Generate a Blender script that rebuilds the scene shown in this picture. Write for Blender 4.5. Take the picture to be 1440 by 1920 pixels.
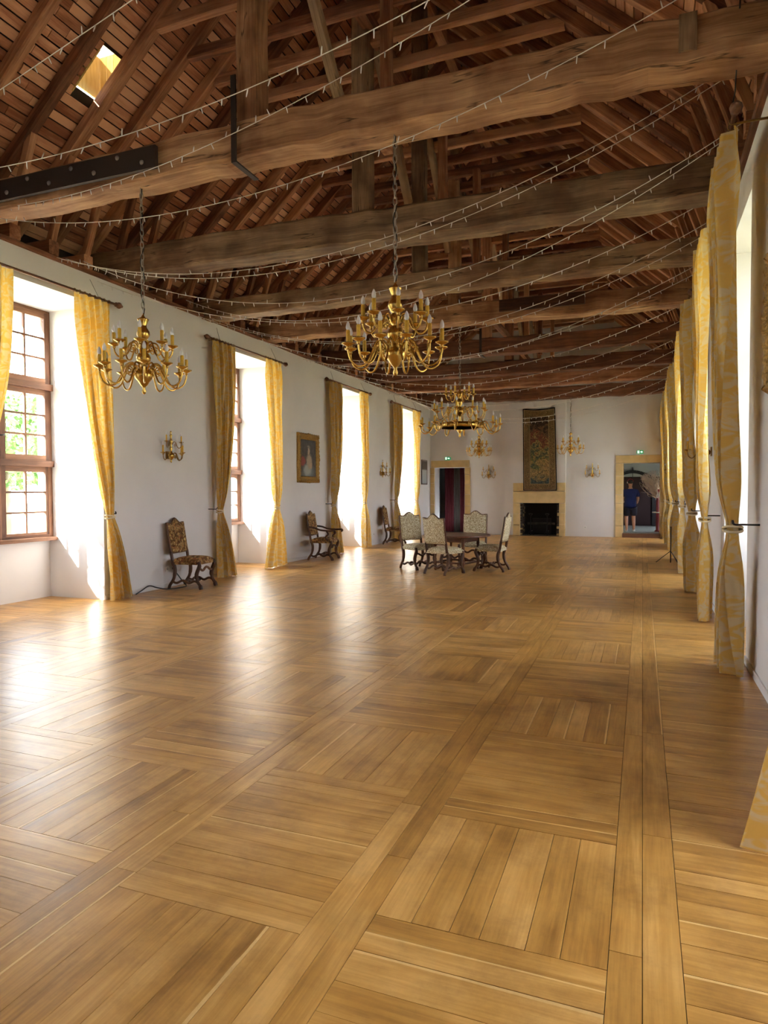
import bpy, bmesh, math, random
from mathutils import Vector, Matrix
random.seed(7)
PI = math.pi
for o in list(bpy.data.objects): bpy.data.objects.remove(o)
S = bpy.context.scene
COL = S.collection
V = Vector

# ------------------------------------------------------------------ camera
XL, XR, ZT, YF, YB = -6.95, 0.844, 4.43, 22.55, -7.0
cam = bpy.data.cameras.new('camera'); camo = bpy.data.objects.new('camera', cam); COL.objects.link(camo)
yaw, pitch, roll = .368, -.0315, -.0034
F_ = V((-math.sin(yaw)*math.cos(pitch), math.cos(yaw)*math.cos(pitch), math.sin(pitch)))
R_ = V((math.cos(yaw), math.sin(yaw), 0)); U_ = R_.cross(F_)
R2 = R_*math.cos(roll)+U_*math.sin(roll); U2 = U_*math.cos(roll)-R_*math.sin(roll)
m = Matrix((R2, U2, -F_)).transposed().to_4x4(); m.translation = V((0, 0, 1.5)); camo.matrix_world = m
cam.sensor_fit = 'HORIZONTAL'; cam.sensor_width = 36; cam.lens = 1256.5/1440*36; cam.clip_end = 500; cam.clip_start = .05
S.camera = camo

# ------------------------------------------------------------------ sky, sun, exposure
w = bpy.data.worlds.new('sky'); S.world = w; w.use_nodes = True
bg = w.node_tree.nodes['Background']; bg.inputs[0].default_value = (.86, .93, 1, 1); bg.inputs[1].default_value = 5.0
sun = bpy.data.lights.new('sun', 'SUN'); suno = bpy.data.objects.new('sun', sun); COL.objects.link(suno)
SUN_DIR = V((1, 1.5, -1.15))
suno.rotation_euler = SUN_DIR.to_track_quat('-Z', 'Y').to_euler(); sun.energy = 24; sun.angle = .03; sun.color = (1, .93, .8)
S.view_settings.view_transform = 'Standard'; S.view_settings.look = 'None'; S.view_settings.gamma = 1
S.view_settings.use_curve_mapping = False
S.view_settings.exposure = 1.9
S.cycles.use_denoising = True
S.cycles.max_bounces = 7; S.cycles.diffuse_bounces = 4; S.cycles.glossy_bounces = 3; S.cycles.transparent_max_bounces = 12
S.cycles.use_adaptive_sampling = True; S.cycles.adaptive_threshold = .08; S.cycles.adaptive_min_samples = 24
S.cycles.caustics_reflective = False; S.cycles.caustics_refractive = False
S.cycles.sample_clamp_indirect = 12

LWIN = [6.39, 11.20, 15.75, 20.0]; LROD = [6.13, 10.81, 15.37, 19.67]; LBACK = [1.7, -3.1]
RWIN = [7.35, 12.05, 17.1, 21.3]; RBACK = [2.4, -2.4]
WH = .86; WS, WT = .82, 4.05; ND = 1.0
def portal(x, y, side):
    l = bpy.data.lights.new('window_daylight', 'AREA'); o = bpy.data.objects.new('window_daylight', l); COL.objects.link(o)
    l.shape = 'RECTANGLE'; l.size = 2*WH; l.size_y = WT-WS; l.cycles.is_portal = True
    o.location = (x, y, (WS+WT)/2); o.rotation_euler = V((-side, 0, 0)).to_track_quat('-Z', 'Z').to_euler()
for y in LWIN+LBACK: portal(XL-ND-.12, y, -1)
for y in RWIN+RBACK: portal(XR+ND+.12, y, 1)

# ------------------------------------------------------------------ materials
MATS = {}
def nmat(name):
    mt = bpy.data.materials.new(name); mt.use_nodes = True; MATS[name] = mt
    nt = mt.node_tree; return mt, nt, nt.nodes['Principled BSDF']
def nd(nt, t, **k):
    n = nt.nodes.new(t)
    for a, b in k.items():
        if a.startswith('i_'): n.inputs[a[2:].replace('_', ' ')].default_value = b
        elif isinstance(a, str) and a[0] == 'n' and a[1:].isdigit(): n.inputs[int(a[1:])].default_value = b
        else: setattr(n, a, b)
    return n
def ramp(nt, pts, interp='LINEAR'):
    n = nt.nodes.new('ShaderNodeValToRGB'); n.color_ramp.interpolation = interp; el = n.color_ramp.elements
    while len(el) < len(pts): el.new(.5)
    for e, (p, c) in zip(el, pts): e.position = p; e.color = (*c, 1) if len(c) == 3 else c
    return n
def flat(name, c, rough=.6, metal=0, spec=.5, noise=0, nscale=8, bump=0, trans=0):
    mt, nt, b = nmat(name)
    b.inputs['Base Color'].default_value = (*c, 1); b.inputs['Roughness'].default_value = rough; b.inputs['Metallic'].default_value = metal
    b.inputs['Specular IOR Level'].default_value = spec
    if noise or bump:
        tc = nd(nt, 'ShaderNodeNewGeometry'); no = nd(nt, 'ShaderNodeTexNoise', i_Scale=nscale, i_Detail=6)
        nt.links.new(tc.outputs['Position'], no.inputs['Vector'])
        if noise:
            r = ramp(nt, [(.3, [x*(1-noise) for x in c]), (.7, [min(1, x*(1+noise)) for x in c])])
            nt.links.new(no.outputs[0], r.inputs[0]); nt.links.new(r.outputs[0], b.inputs['Base Color'])
        if bump:
            bm = nd(nt, 'ShaderNodeBump', i_Strength=bump, i_Distance=.02); nt.links.new(no.outputs[0], bm.inputs['Height']); nt.links.new(bm.outputs[0], b.inputs['Normal'])
    return mt
def wood(name, dark, mid, light, rough=.7, scale=(1.2, 14, 14), bump=.3, rndamt=.5, coat=0, edge=None, spec=.4, cracks=False):
    """grain runs along gc.x ; rnd = per-piece random"""
    mt, nt, b = nmat(name); L = nt.links.new
    gc = nd(nt, 'ShaderNodeAttribute', attribute_name='gc'); rn = nd(nt, 'ShaderNodeAttribute', attribute_name='rnd')
    mul = nd(nt, 'ShaderNodeVectorMath', operation='SCALE'); off = nd(nt, 'ShaderNodeCombineXYZ')
    m10 = nd(nt, 'ShaderNodeMath', operation='MULTIPLY', n1=37.0); L(rn.outputs['Fac'], m10.inputs[0])
    for i in range(3): L(m10.outputs[0], off.inputs[i])
    add = nd(nt, 'ShaderNodeVectorMath', operation='ADD'); L(gc.outputs['Vector'], add.inputs[0]); L(off.outputs[0], add.inputs[1])
    mp = nd(nt, 'ShaderNodeMapping'); mp.inputs['Scale'].default_value = scale; L(add.outputs[0], mp.inputs[0])
    n1 = nd(nt, 'ShaderNodeTexNoise', i_Scale=1.0, i_Detail=7, i_Roughness=.6, i_Distortion=.6); L(mp.outputs[0], n1.inputs['Vector'])
    mp2 = nd(nt, 'ShaderNodeMapping'); mp2.inputs['Scale'].default_value = (3, 95, 95); L(add.outputs[0], mp2.inputs[0])
    n2 = nd(nt, 'ShaderNodeTexNoise', i_Scale=1.0, i_Detail=3); L(mp2.outputs[0], n2.inputs['Vector'])
    n3 = nd(nt, 'ShaderNodeTexNoise', i_Scale=3.0, i_Detail=4); L(add.outputs[0], n3.inputs['Vector'])
    # value = n1*.6 + n2*.2 + n3*.2 + (rnd-.5)*rndamt
    a = nd(nt, 'ShaderNodeMath', operation='MULTIPLY', n1=.55); L(n1.outputs[0], a.inputs[0])
    a2 = nd(nt, 'ShaderNodeMath', operation='MULTIPLY_ADD', n1=.22); L(n2.outputs[0], a2.inputs[0]); L(a.outputs[0], a2.inputs[2])
    a3 = nd(nt, 'ShaderNodeMath', operation='MULTIPLY_ADD', n1=.3); L(n3.outputs[0], a3.inputs[0]); L(a2.outputs[0], a3.inputs[2])
    s = nd(nt, 'ShaderNodeMath', operation='MULTIPLY_ADD', n1=rndamt, n2=-rndamt*.5); L(rn.outputs['Fac'], s.inputs[0])
    t = nd(nt, 'ShaderNodeMath', operation='ADD'); L(a3.outputs[0], t.inputs[0]); L(s.outputs[0], t.inputs[1])
    r = ramp(nt, [(.33, dark), (.52, mid), (.72, light)]); L(t.outputs[0], r.inputs[0])
    colour = r.outputs[0]
    if cracks:
        mp3 = nd(nt, 'ShaderNodeMapping'); mp3.inputs['Scale'].default_value = (.55, 7, 7); L(add.outputs[0], mp3.inputs[0])
        n4 = nd(nt, 'ShaderNodeTexNoise', i_Scale=1.0, i_Detail=4, i_Roughness=.55); L(mp3.outputs[0], n4.inputs['Vector'])
        rc_ = ramp(nt, [(.476, (1, 1, 1)), (.490, (.22, .2, .2)), (.494, (.22, .2, .2)), (.508, (1, 1, 1))]); L(n4.outputs[0], rc_.inputs[0])
        gate = ramp(nt, [(.50, (0, 0, 0)), (.60, (1, 1, 1))]); L(n3.outputs[0], gate.inputs[0])
        m6 = nd(nt, 'ShaderNodeMix', data_type='RGBA', blend_type='MULTIPLY'); L(gate.outputs[0], m6.inputs[0]); L(colour, m6.inputs[6]); L(rc_.outputs[0], m6.inputs[7])
        st_ = nd(nt, 'ShaderNodeTexNoise', i_Scale=1.7, i_Detail=5); L(add.outputs[0], st_.inputs['Vector']); rs_ = ramp(nt, [(.36, (.55, .45, .42)), (.55, (1, 1, 1))]); L(st_.outputs[0], rs_.inputs[0])
        m7 = nd(nt, 'ShaderNodeMix', data_type='RGBA', blend_type='MULTIPLY'); m7.inputs[0].default_value = 1; L(m6.outputs[2], m7.inputs[6]); L(rs_.outputs[0], m7.inputs[7]); colour = m7.outputs[2]
    if edge:
        # pale sapwood sliver along one edge of some planks
        ed = nd(nt, 'ShaderNodeAttribute', attribute_name='edge')
        wob = nd(nt, 'ShaderNodeMath', operation='MULTIPLY_ADD', n1=.12); L(n1.outputs[0], wob.inputs[0]); L(ed.outputs['Fac'], wob.inputs[2])
        gt = nd(nt, 'ShaderNodeMath', operation='GREATER_THAN', n1=.975); L(wob.outputs[0], gt.inputs[0])
        fr = nd(nt, 'ShaderNodeMath', operation='MULTIPLY', n1=7.13); L(rn.outputs['Fac'], fr.inputs[0])
        fr2 = nd(nt, 'ShaderNodeMath', operation='FRACT'); L(fr.outputs[0], fr2.inputs[0])
        lt = nd(nt, 'ShaderNodeMath', operation='LESS_THAN', n1=.2); L(fr2.outputs[0], lt.inputs[0])
        mm = nd(nt, 'ShaderNodeMath', operation='MULTIPLY'); L(gt.outputs[0], mm.inputs[0]); L(lt.outputs[0], mm.inputs[1])
        mx = nd(nt, 'ShaderNodeMix', data_type='RGBA'); L(mm.outputs[0], mx.inputs[0]); L(colour, mx.inputs[6]); mx.inputs[7].default_value = (*edge, 1)
        colour = mx.outputs[2]
    if edge:     # worn, stained patches running across the planks
        ps = nd(nt, 'ShaderNodeNewGeometry'); pn = nd(nt, 'ShaderNodeTexNoise', i_Scale=1.6, i_Detail=9, i_Roughness=.72); L(ps.outputs['Position'], pn.inputs['Vector'])
        pr_ = ramp(nt, [(.35, (.68, .64, .62)), (.50, (.97, .97, .97)), (.66, (1.14, 1.12, 1.06))]); L(pn.outputs[0], pr_.inputs[0])
        m5 = nd(nt, 'ShaderNodeMix', data_type='RGBA', blend_type='MULTIPLY'); m5.inputs[0].default_value = 1; L(colour, m5.inputs[6]); L(pr_.outputs[0], m5.inputs[7]); colour = m5.outputs[2]
    L(colour, b.inputs['Base Color'])
    rr = nd(nt, 'ShaderNodeMath', operation='MULTIPLY_ADD', n1=.15, n2=rough-.07); L(n3.outputs[0], rr.inputs[0]); L(rr.outputs[0], b.inputs['Roughness'])
    b.inputs['Specular IOR Level'].default_value = spec
    if coat: b.inputs['Coat Weight'].default_value = coat; b.inputs['Coat Roughness'].default_value = .25
    if bump:
        bm = nd(nt, 'ShaderNodeBump', i_Strength=bump, i_Distance=.012); L(a2.outputs[0], bm.inputs['Height']); L(bm.outputs[0], b.inputs['Normal'])
    return mt

wood('oak_beam', (.13, .055, .026), (.36, .185, .090), (.66, .41, .22), .75, (.9, 11, 11), .5, .25, cracks=True)
wood('oak_beam_grey', (.11, .066, .036), (.28, .185, .105), (.56, .38, .22), .75, (.9, 11, 11), .5, .2, cracks=True)
wood('rafter_wood', (.11, .040, .020), (.29, .120, .060), (.56, .29, .155), .8, (1.2, 16, 16), .4, .35)
wood('roof_board_wood', (.27, .095, .050), (.52, .225, .125), (.74, .40, .24), .85, (1.6, 12, 12), .3, .45)
wood('floor_oak', (.27, .120, .027), (.49, .250, .060), (.68, .39, .125), .33, (1.6, 15, 15), .06, .16, 0, (.72, .46, .18), .5)
wood('chair_wood', (.035, .014, .008), (.085, .034, .018), (.16, .07, .035), .4, (4, 40, 40), .1, .2)
wood('table_wood', (.06, .022, .012), (.14, .055, .03), (.24, .11, .06), .32, (3, 30, 30), .1, .2)
wood('window_wood', (.07, .028, .015), (.15, .064, .033), (.25, .12, .065), .65, (3, 30, 30), .2, .25)
wood('rod_wood', (.08, .03, .016), (.17, .07, .035), (.3, .14, .07), .5, (3, 30, 30), .1, .2)
wood('hatch_wood', (.50, .30, .09), (.70, .47, .16), (.85, .65, .28), .7, (3, 30, 30), .2, .3)
flat('plaster', (.75, .73, .735), .9, 0, .2, .035, 1.3, .12)
flat('plaster_gable', (.62, .58, .52), .9, 0, .2, .12, 1.6, .2)
flat('limestone', (.66, .485, .235), .85, 0, .2, .13, 3.5, .15)
flat('dark_stone', (.075, .06, .052), .9, 0, .2, .4, 9, .5)
flat('soot', (.018, .016, .016), .95, 0, .1)
flat('brass', (.66, .43, .115), .26, 1)
flat('brass_dark', (.30, .175, .06), .34, 1)
flat('candle_wax', (.72, .43, .055), .5, 0, .4, .12, 60)
flat('bulb_glass', (.80, .79, .80), .25, 0, .6)
flat('iron', (.028, .024, .024), .55, .6)
flat('iron_strap', (.05, .035, .03), .6, .5)
flat('steel_bolt', (.28, .27, .26), .45, .8)
flat('chain_steel', (.42, .38, .32), .4, .7)
flat('black_cable', (.012, .012, .014), .5)
flat('white_cable', (.78, .74, .70), .5)
flat('cord', (.72, .62, .42), .6)
flat('floor_gap', (.03, .015, .007), .9)
flat('dark_void', (.03, .018, .013), .95)
flat('gilt', (.34, .195, .05), .42, .75, .5, .45, 55, .8)
flat('grass', (.40, .41, .27), .95, 0, .1, .3, .5)
flat('leaf', (.10, .20, .05), .8, 0, .2, .4, 1.2)
flat('bark', (.11, .08, .05), .9)
flat('skin', (.50, .27, .19), .55)
flat('navy', (.012, .022, .10), .85, 0, .2, .2, 9)
flat('navy_dark', (.008, .010, .028), .85)
flat('hair', (.015, .010, .008), .6)
flat('red_band', (.28, .02, .03), .5)
flat('white_shoe', (.75, .73, .70), .6)
flat('red_cloth', (.13, .012, .02), .85)
flat('grey_cloth', (.12, .10, .085), .9)
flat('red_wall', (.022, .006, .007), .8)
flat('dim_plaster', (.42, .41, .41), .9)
flat('flagstone', (.22, .24, .23), .4, 0, .5, .2, 2)
flat('black_wood', (.010, .008, .010), .4)
flat('red_lacquer', (.26, .025, .03), .3)
flat('twig', (.72, .62, .56), .8)
flat('threshold_wood', (.15, .065, .035), .5)
flat('white_plastic', (.78, .77, .75), .4)

def glassmat():
    mt = bpy.data.materials.new('pane_glass'); mt.use_nodes = True; MATS['pane_glass'] = mt; nt = mt.node_tree; nt.nodes.clear()
    out = nd(nt, 'ShaderNodeOutputMaterial'); tr = nd(nt, 'ShaderNodeBsdfTransparent'); gl = nd(nt, 'ShaderNodeBsdfGlossy', i_Roughness=.02)
    lw = nd(nt, 'ShaderNodeLayerWeight'); pw = nd(nt, 'ShaderNodeMath', operation='POWER', n1=5.0); nt.links.new(lw.outputs['Facing'], pw.inputs[0])
    fr = nd(nt, 'ShaderNodeMath', operation='MULTIPLY_ADD', n1=.9, n2=.03); nt.links.new(pw.outputs[0], fr.inputs[0]); mx = nd(nt, 'ShaderNodeMixShader'); tr.inputs[0].default_value = (.985, .99, .985, 1)
    nt.links.new(fr.outputs[0], mx.inputs[0]); nt.links.new(tr.outputs[0], mx.inputs[1]); nt.links.new(gl.outputs[0], mx.inputs[2]); nt.links.new(mx.outputs[0], out.inputs[0])
glassmat()
dg = MATS['pane_glass'].copy(); dg.name = 'sun_filter_glass'; MATS['sun_filter_glass'] = dg  # tinted copy, added to dim the sunlight entering the roof hatch
[n for n in dg.node_tree.nodes if n.type == 'BSDF_TRANSPARENT'][0].inputs[0].default_value = (.36, .33, .26, 1)
def clothmat():
    mt = bpy.data.materials.new('gold_damask'); mt.use_nodes = True; MATS['gold_damask'] = mt; nt = mt.node_tree; nt.nodes.clear(); L = nt.links.new
    out = nd(nt, 'ShaderNodeOutputMaterial'); gc = nd(nt, 'ShaderNodeAttribute', attribute_name='gc')
    n0 = nd(nt, 'ShaderNodeTexNoise', i_Scale=4.0, i_Detail=2); L(gc.outputs['Vector'], n0.inputs['Vector'])
    ad = nd(nt, 'ShaderNodeVectorMath', operation='MULTIPLY_ADD'); L(n0.outputs['Color'], ad.inputs[0]); ad.inputs[1].default_value = (.16, .16, .0); L(gc.outputs['Vector'], ad.inputs[2])
    n1 = nd(nt, 'ShaderNodeTexNoise', i_Scale=11.0, i_Detail=2.5, i_Distortion=1.5); L(ad.outputs[0], n1.inputs['Vector'])
    r = ramp(nt, [(.45, (.78, .54, .16)), (.58, (.74, .63, .40))]); L(n1.outputs[0], r.inputs[0])
    df = nd(nt, 'ShaderNodeBsdfDiffuse'); tl = nd(nt, 'ShaderNodeBsdfTranslucent'); gl = nd(nt, 'ShaderNodeBsdfGlossy', i_Roughness=.45)
    L(r.outputs[0], df.inputs[0]); L(r.outputs[0], gl.inputs[0])
    tm = nd(nt, 'ShaderNodeMix', data_type='RGBA', blend_type='MULTIPLY'); tm.inputs[0].default_value = 1; L(r.outputs[0], tm.inputs[6]); tm.inputs[7].default_value = (1, .85, .5, 1); L(tm.outputs[2], tl.inputs[0])
    m1 = nd(nt, 'ShaderNodeMixShader', n0=.36); L(df.outputs[0], m1.inputs[1]); L(tl.outputs[0], m1.inputs[2])
    m2 = nd(nt, 'ShaderNodeMixShader', n0=.08); L(m1.outputs[0], m2.inputs[1]); L(gl.outputs[0], m2.inputs[2]); L(m2.outputs[0], out.inputs[0])
clothmat()
def patterned(name, scale, cols, dist=.1, rough=.9, feature='F1'):
    mt, nt, b = nmat(name); L = nt.links.new
    gc = nd(nt, 'ShaderNodeAttribute', attribute_name='gc')
    n0 = nd(nt, 'ShaderNodeTexNoise', i_Scale=scale*.45, i_Detail=3); L(gc.outputs['Vector'], n0.inputs['Vector'])
    ad = nd(nt, 'ShaderNodeVectorMath', operation='MULTIPLY_ADD'); L(n0.outputs['Color'], ad.inputs[0]); ad.inputs[1].default_value = (dist,)*3; L(gc.outputs['Vector'], ad.inputs[2])
    vo = nd(nt, 'ShaderNodeTexVoronoi', i_Scale=scale); L(ad.outputs[0], vo.inputs['Vector'])
    n1 = nd(nt, 'ShaderNodeTexNoise', i_Scale=scale*.8, i_Detail=2, i_Distortion=2.5); L(ad.outputs[0], n1.inputs['Vector'])
    r = ramp(nt, cols[0]); L(n1.outputs[0], r.inputs[0]); r2 = ramp(nt, cols[1]); L(vo.outputs['Distance'], r2.inputs[0])
    mx = nd(nt, 'ShaderNodeMix', data_type='RGBA', blend_type='MULTIPLY'); mx.inputs[0].default_value = 1; L(r.outputs[0], mx.inputs[6]); L(r2.outputs[0], mx.inputs[7])
    L(mx.outputs[2], b.inputs['Base Color']); b.inputs['Roughness'].default_value = rough; b.inputs['Specular IOR Level'].default_value = .2
    return mt
patterned('verdure_dark', 19, ([(.38, (.26, .06, .045)), (.45, (.66, .42, .13)), (.54, (.16, .07, .055)), (.62, (.70, .52, .22))], [(.3, (1, 1, 1)), (.7, (.3, .24, .22))]), .12)
patterned('floral_pale', 70, ([(.34, (.60, .52, .30)), (.44, (.88, .83, .62)), (.60, (.90, .87, .68)), (.68, (.45, .24, .12))], [(.40, (1, 1, 1)), (.62, (.45, .36, .25))]), .05)

# ------------------------------------------------------------------ mesh helpers
class MB:
    def __init__(s): s.v = []; s.f = []; s.sm = []; s.gc = []; s.rnd = []; s.edge = []; s.mi = []; s.cur = 0; s.r = random.random()
    def vert(s, p, g=None, e=.5):
        s.v.append(tuple(p)); s.gc.append(tuple(g) if g is not None else tuple(p)); s.rnd.append(s.r); s.edge.append(e); return len(s.v)-1
    def face(s, idx, smooth=False): s.f.append(tuple(idx)); s.sm.append(smooth); s.mi.append(s.cur)
    def box(s, c, size, rot=None, rnd=None, along=None):
        """axis box; grain along the longest side"""
        s.r = random.random() if rnd is None else rnd
        hx, hy, hz = [q/2 for q in size]; c = V(c)
        ax = size.index(max(size)) if along is None else along; other = [i for i in range(3) if i != ax]
        b = len(s.v)
        for sx in (-1, 1):
            for sy in (-1, 1):
                for sz in (-1, 1):
                    l = V((sx*hx, sy*hy, sz*hz)); p = (rot @ l if rot else l)+c
                    s.vert(p, (l[ax], l[other[0]], l[other[1]]), (l[other[0]]/size[other[0]]+.5))
        for q in ((0, 1, 3, 2), (4, 6, 7, 5), (0, 4, 5, 1), (2, 3, 7, 6), (0, 2, 6, 4), (1, 5, 7, 3)): s.face([b+i for i in q])
        return s
    def timber(s, p0, p1, w, h, up=(0, 0, 1), seg=1, jit=0, cham=0, rnd=None, warp=None):
        s.r = random.random() if rnd is None else rnd
        p0, p1 = V(p0), V(p1); d = p1-p0; Ln = d.length; d.normalize(); side = d.cross(V(up)).normalized(); u = side.cross(d)
        if cham: ch = cham; sec = [(-w/2+ch, -h/2), (w/2-ch, -h/2), (w/2, -h/2+ch), (w/2, h/2-ch), (w/2-ch, h/2), (-w/2+ch, h/2), (-w/2, h/2-ch), (-w/2, -h/2+ch)]
        else: sec = [(-w/2, -h/2), (w/2, -h/2), (w/2, h/2), (-w/2, h/2)]
        n = len(sec); b = len(s.v)
        for i in range(seg+1):
            t = i/seg; c = p0+d*(Ln*t)
            if jit: c = c+side*random.uniform(-jit, jit)+u*random.uniform(-jit, jit)
            if warp: c = c+V(warp(t))
            for (a, z) in sec:
                ja = random.uniform(-jit, jit)*.6 if jit else 0; jz = random.uniform(-jit, jit)*.6 if jit else 0
                s.vert(c+side*(a+ja)+u*(z+jz), (Ln*t, a, z), a/w+.5)
        for i in range(seg):
            for k in range(n):
                k2 = (k+1) % n; s.face([b+i*n+k, b+i*n+k2, b+(i+1)*n+k2, b+(i+1)*n+k])
        s.face([b+k for k in reversed(range(n))]); s.face([b+seg*n+k for k in range(n)])
        return s
    def tube(s, path, rad, n=8, smooth=True, closed=False, cap=True):
        path = [V(p) for p in path]; N = len(path); b = len(s.v); prev = None; ln = 0
        for i, p in enumerate(path):
            a = path[(i-1) % N] if (closed or i > 0) else p; c = path[(i+1) % N] if (closed or i < N-1) else p
            t = (c-a).normalized()
            if prev is None:
                q = V((0, 0, 1)) if abs(t.z) < .9 else V((1, 0, 0)); x = t.cross(q).normalized()
            else: x = (prev-t*prev.dot(t)).normalized()
            prev = x; y = t.cross(x); r = rad[i] if isinstance(rad, (list, tuple)) else rad
            if i: ln += (p-path[i-1]).length
            for k in range(n):
                an = 2*PI*k/n; s.vert(p+(x*math.cos(an)+y*math.sin(an))*r, (ln, math.cos(an)*r, math.sin(an)*r))
        for i in range(N if closed else N-1):
            j = (i+1) % N
            for k in range(n): k2 = (k+1) % n; s.face([b+i*n+k, b+i*n+k2, b+j*n+k2, b+j*n+k], smooth)
        if cap and not closed: s.face([b+k for k in reversed(range(n))]); s.face([b+(N-1)*n+k for k in range(n)])
        return s
    def lathe(s, prof, n=16, c=(0, 0, 0), smooth=True, flute=0):
        b = len(s.v); c = V(c)
        for (r, z) in prof:
            for k in range(n):
                a = 2*PI*k/n; rr = r*(1+flute*(1 if k % 2 else -1)); s.vert(c+V((rr*math.cos(a), rr*math.sin(a), z)), (z, rr*math.cos(a), rr*math.sin(a)))
        for i in range(len(prof)-1):
            for k in range(n): k2 = (k+1) % n; s.face([b+i*n+k, b+i*n+k2, b+(i+1)*n+k2, b+(i+1)*n+k], smooth)
        s.face([b+k for k in reversed(range(n))]); s.face([b+(len(prof)-1)*n+k for k in range(n)])
        return s
    def grid(s, fn, nu, nv, smooth=True, gcf=None, close_u=False):
        b = len(s.v)
        for j in range(nv+1):
            for i in range(nu+1):
                u, v = i/nu, j/nv; p = fn(u, v); s.vert(p, gcf(u, v) if gcf else p)
        for j in range(nv):
            for i in range(nu): k = b+j*(nu+1)+i; s.face([k, k+1, k+nu+2, k+nu+1], smooth)
        return s
    def mesh(s, name, mats):
        me = bpy.data.meshes.new(name); me.from_pydata(s.v, [], s.f)
        for mt in (mats if isinstance(mats, (list, tuple)) else [mats]): me.materials.append(MATS[mt])
        me.polygons.foreach_set('use_smooth', s.sm); me.polygons.foreach_set('material_index', s.mi)
        a = me.attributes.new('gc', 'FLOAT_VECTOR', 'POINT'); a.data.foreach_set('vector', [x for g in s.gc for x in g])
        a = me.attributes.new('rnd', 'FLOAT', 'POINT'); a.data.foreach_set('value', s.rnd)
        a = me.attributes.new('edge', 'FLOAT', 'POINT'); a.data.foreach_set('value', s.edge)
        me.update(); return me
    def build(s, name, mats, parent=None, loc=None, rz=None, **tags):
        return link(name, s.mesh(name, mats), parent, loc, rz, **tags)
def link(name, me, parent=None, loc=None, rz=None, **tags):
    o = bpy.data.objects.new(name, me); COL.objects.link(o); o.parent = parent
    if loc is not None: o.location = loc
    if rz is not None: o.rotation_euler = (0, 0, rz)
    for k, x in tags.items(): o[k] = x
    return o
def thing(name, label, cat, loc=(0, 0, 0), rz=0, group=None):
    o = bpy.data.objects.new(name, None); COL.objects.link(o); o.empty_display_size = .1
    o.location = loc; o.rotation_euler = (0, 0, rz); o['label'] = label; o['category'] = cat
    if group: o['group'] = group
    return o
def struct(name):
    o = bpy.data.objects.new(name, None); COL.objects.link(o); o['kind'] = 'structure'; return o
def copy_tree(o, parent=None):
    c = o.copy(); COL.objects.link(c); c.parent = parent
    for ch in list(o.children): copy_tree(ch, c)
    return c
def cr(pts, n=6):
    """catmull-rom through points"""
    pts = [V(p) for p in pts]; out = []
    for i in range(len(pts)-1):
        p0 = pts[max(i-1, 0)]; p1 = pts[i]; p2 = pts[i+1]; p3 = pts[min(i+2, len(pts)-1)]
        for k in range(n):
            t = k/n; out.append(.5*((2*p1)+(p2-p0)*t+(2*p0-5*p1+4*p2-p3)*t*t+(3*p1-p0-3*p2+p3)*t**3))
    out.append(pts[-1]); return out

# ------------------------------------------------------------------ structure: floor
floor = MB().box(((XL+XR)/2, (YB+YF+.3)/2, -.06), (XR-XL+2*ND+.3, YF+.3-YB, .1)).build('floor', 'floor_gap', kind='structure')
PM, PB0, GAP, TH = .98, -.09, .0022, .010
planks = []     # (x0,x1,y0,y1,dir)
rows = list(range(-4, 21))
def yrow(r): return 1.97+PM*r
for k in range(7):
    xr = PB0-PM*k; xl = xr-.78
    for r in rows:
        y0 = yrow(r); y1 = min(y0+PM, YF)
        if y0 > YF-.3: continue
        # two cross planks, then the panel
        planks.append((xl, xr, y0, y0+.095, 0)); planks.append((xl, xr, y0+.095, y0+.19, 0))
        n = random.choice((5, 6, 6, 6, 7)); cuts = [0]+sorted((i+random.uniform(-.18, .18))/n for i in range(1, n))+[1]
        for a, b in zip(cuts, cuts[1:]):
            if (k+r) % 2 == 0: planks.append((xl+(xr-xl)*a, xl+(xr-xl)*b, y0+.19, y1, 1))
            else: planks.append((xl, xr, y0+.19+(y1-y0-.19)*a, y0+.19+(y1-y0-.19)*b, 0))
for bx0, bx1 in [(PB0-PM*k-.98+j*.1, PB0-PM*k-.98+j*.1+.1) for k in range(7) for j in range(2)]+[(-.09, .012), (.012, .13)]:
    y = yrow(rows[0])+random.uniform(-1, 0)
    while y < YF:
        l = random.uniform(1.1, 2.4); planks.append((bx0, bx1, y, min(y+l, YF), 1)); y += l
y = yrow(rows[0])
while y < YF:
    wd = random.uniform(.085, .15); planks.append((.13, XR+ND, y, min(y+wd, YF), 0)); y += wd
y = yrow(rows[0])
while y < YF:
    wd = random.uniform(.10, .15); planks.append((XL-ND, PB0-PM*7, y, min(y+wd, YF), 0)); y += wd
def pix(p):
    d = V(p)-V((0, 0, 1.5)); z = d.dot(F_)
    if z < .3: return None
    return (720+1256.5*d.dot(R2)/z, 960-1256.5*d.dot(U2)/z, z)
def score(p):
    c = ((max(p[0], XL)+min(p[1], XR))/2, (p[2]+p[3])/2, 0); q = pix(c)
    if not q or not(-60 < q[0] < 1500 and q[1] < 2000): return 0
    return 1/q[2]
planks.sort(key=score, reverse=True)
def plank(mb, p, rnd):
    x0, x1, y0, y1, d = p; dz = random.uniform(-.0006, .0006)
    mb.box(((x0+x1)/2, (y0+y1)/2, -TH/2+dz), (x1-x0-GAP, y1-y0-GAP, TH), rnd=rnd, along=d)
for p in planks[:300]:
    mb = MB(); plank(mb, p, random.random()); mb.build('plank', 'floor_oak', floor)
mb = MB()
for p in planks[300:]: plank(mb, p, random.random())
mb.build('plank_field', 'floor_oak', floor, kind='stuff')

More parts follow.
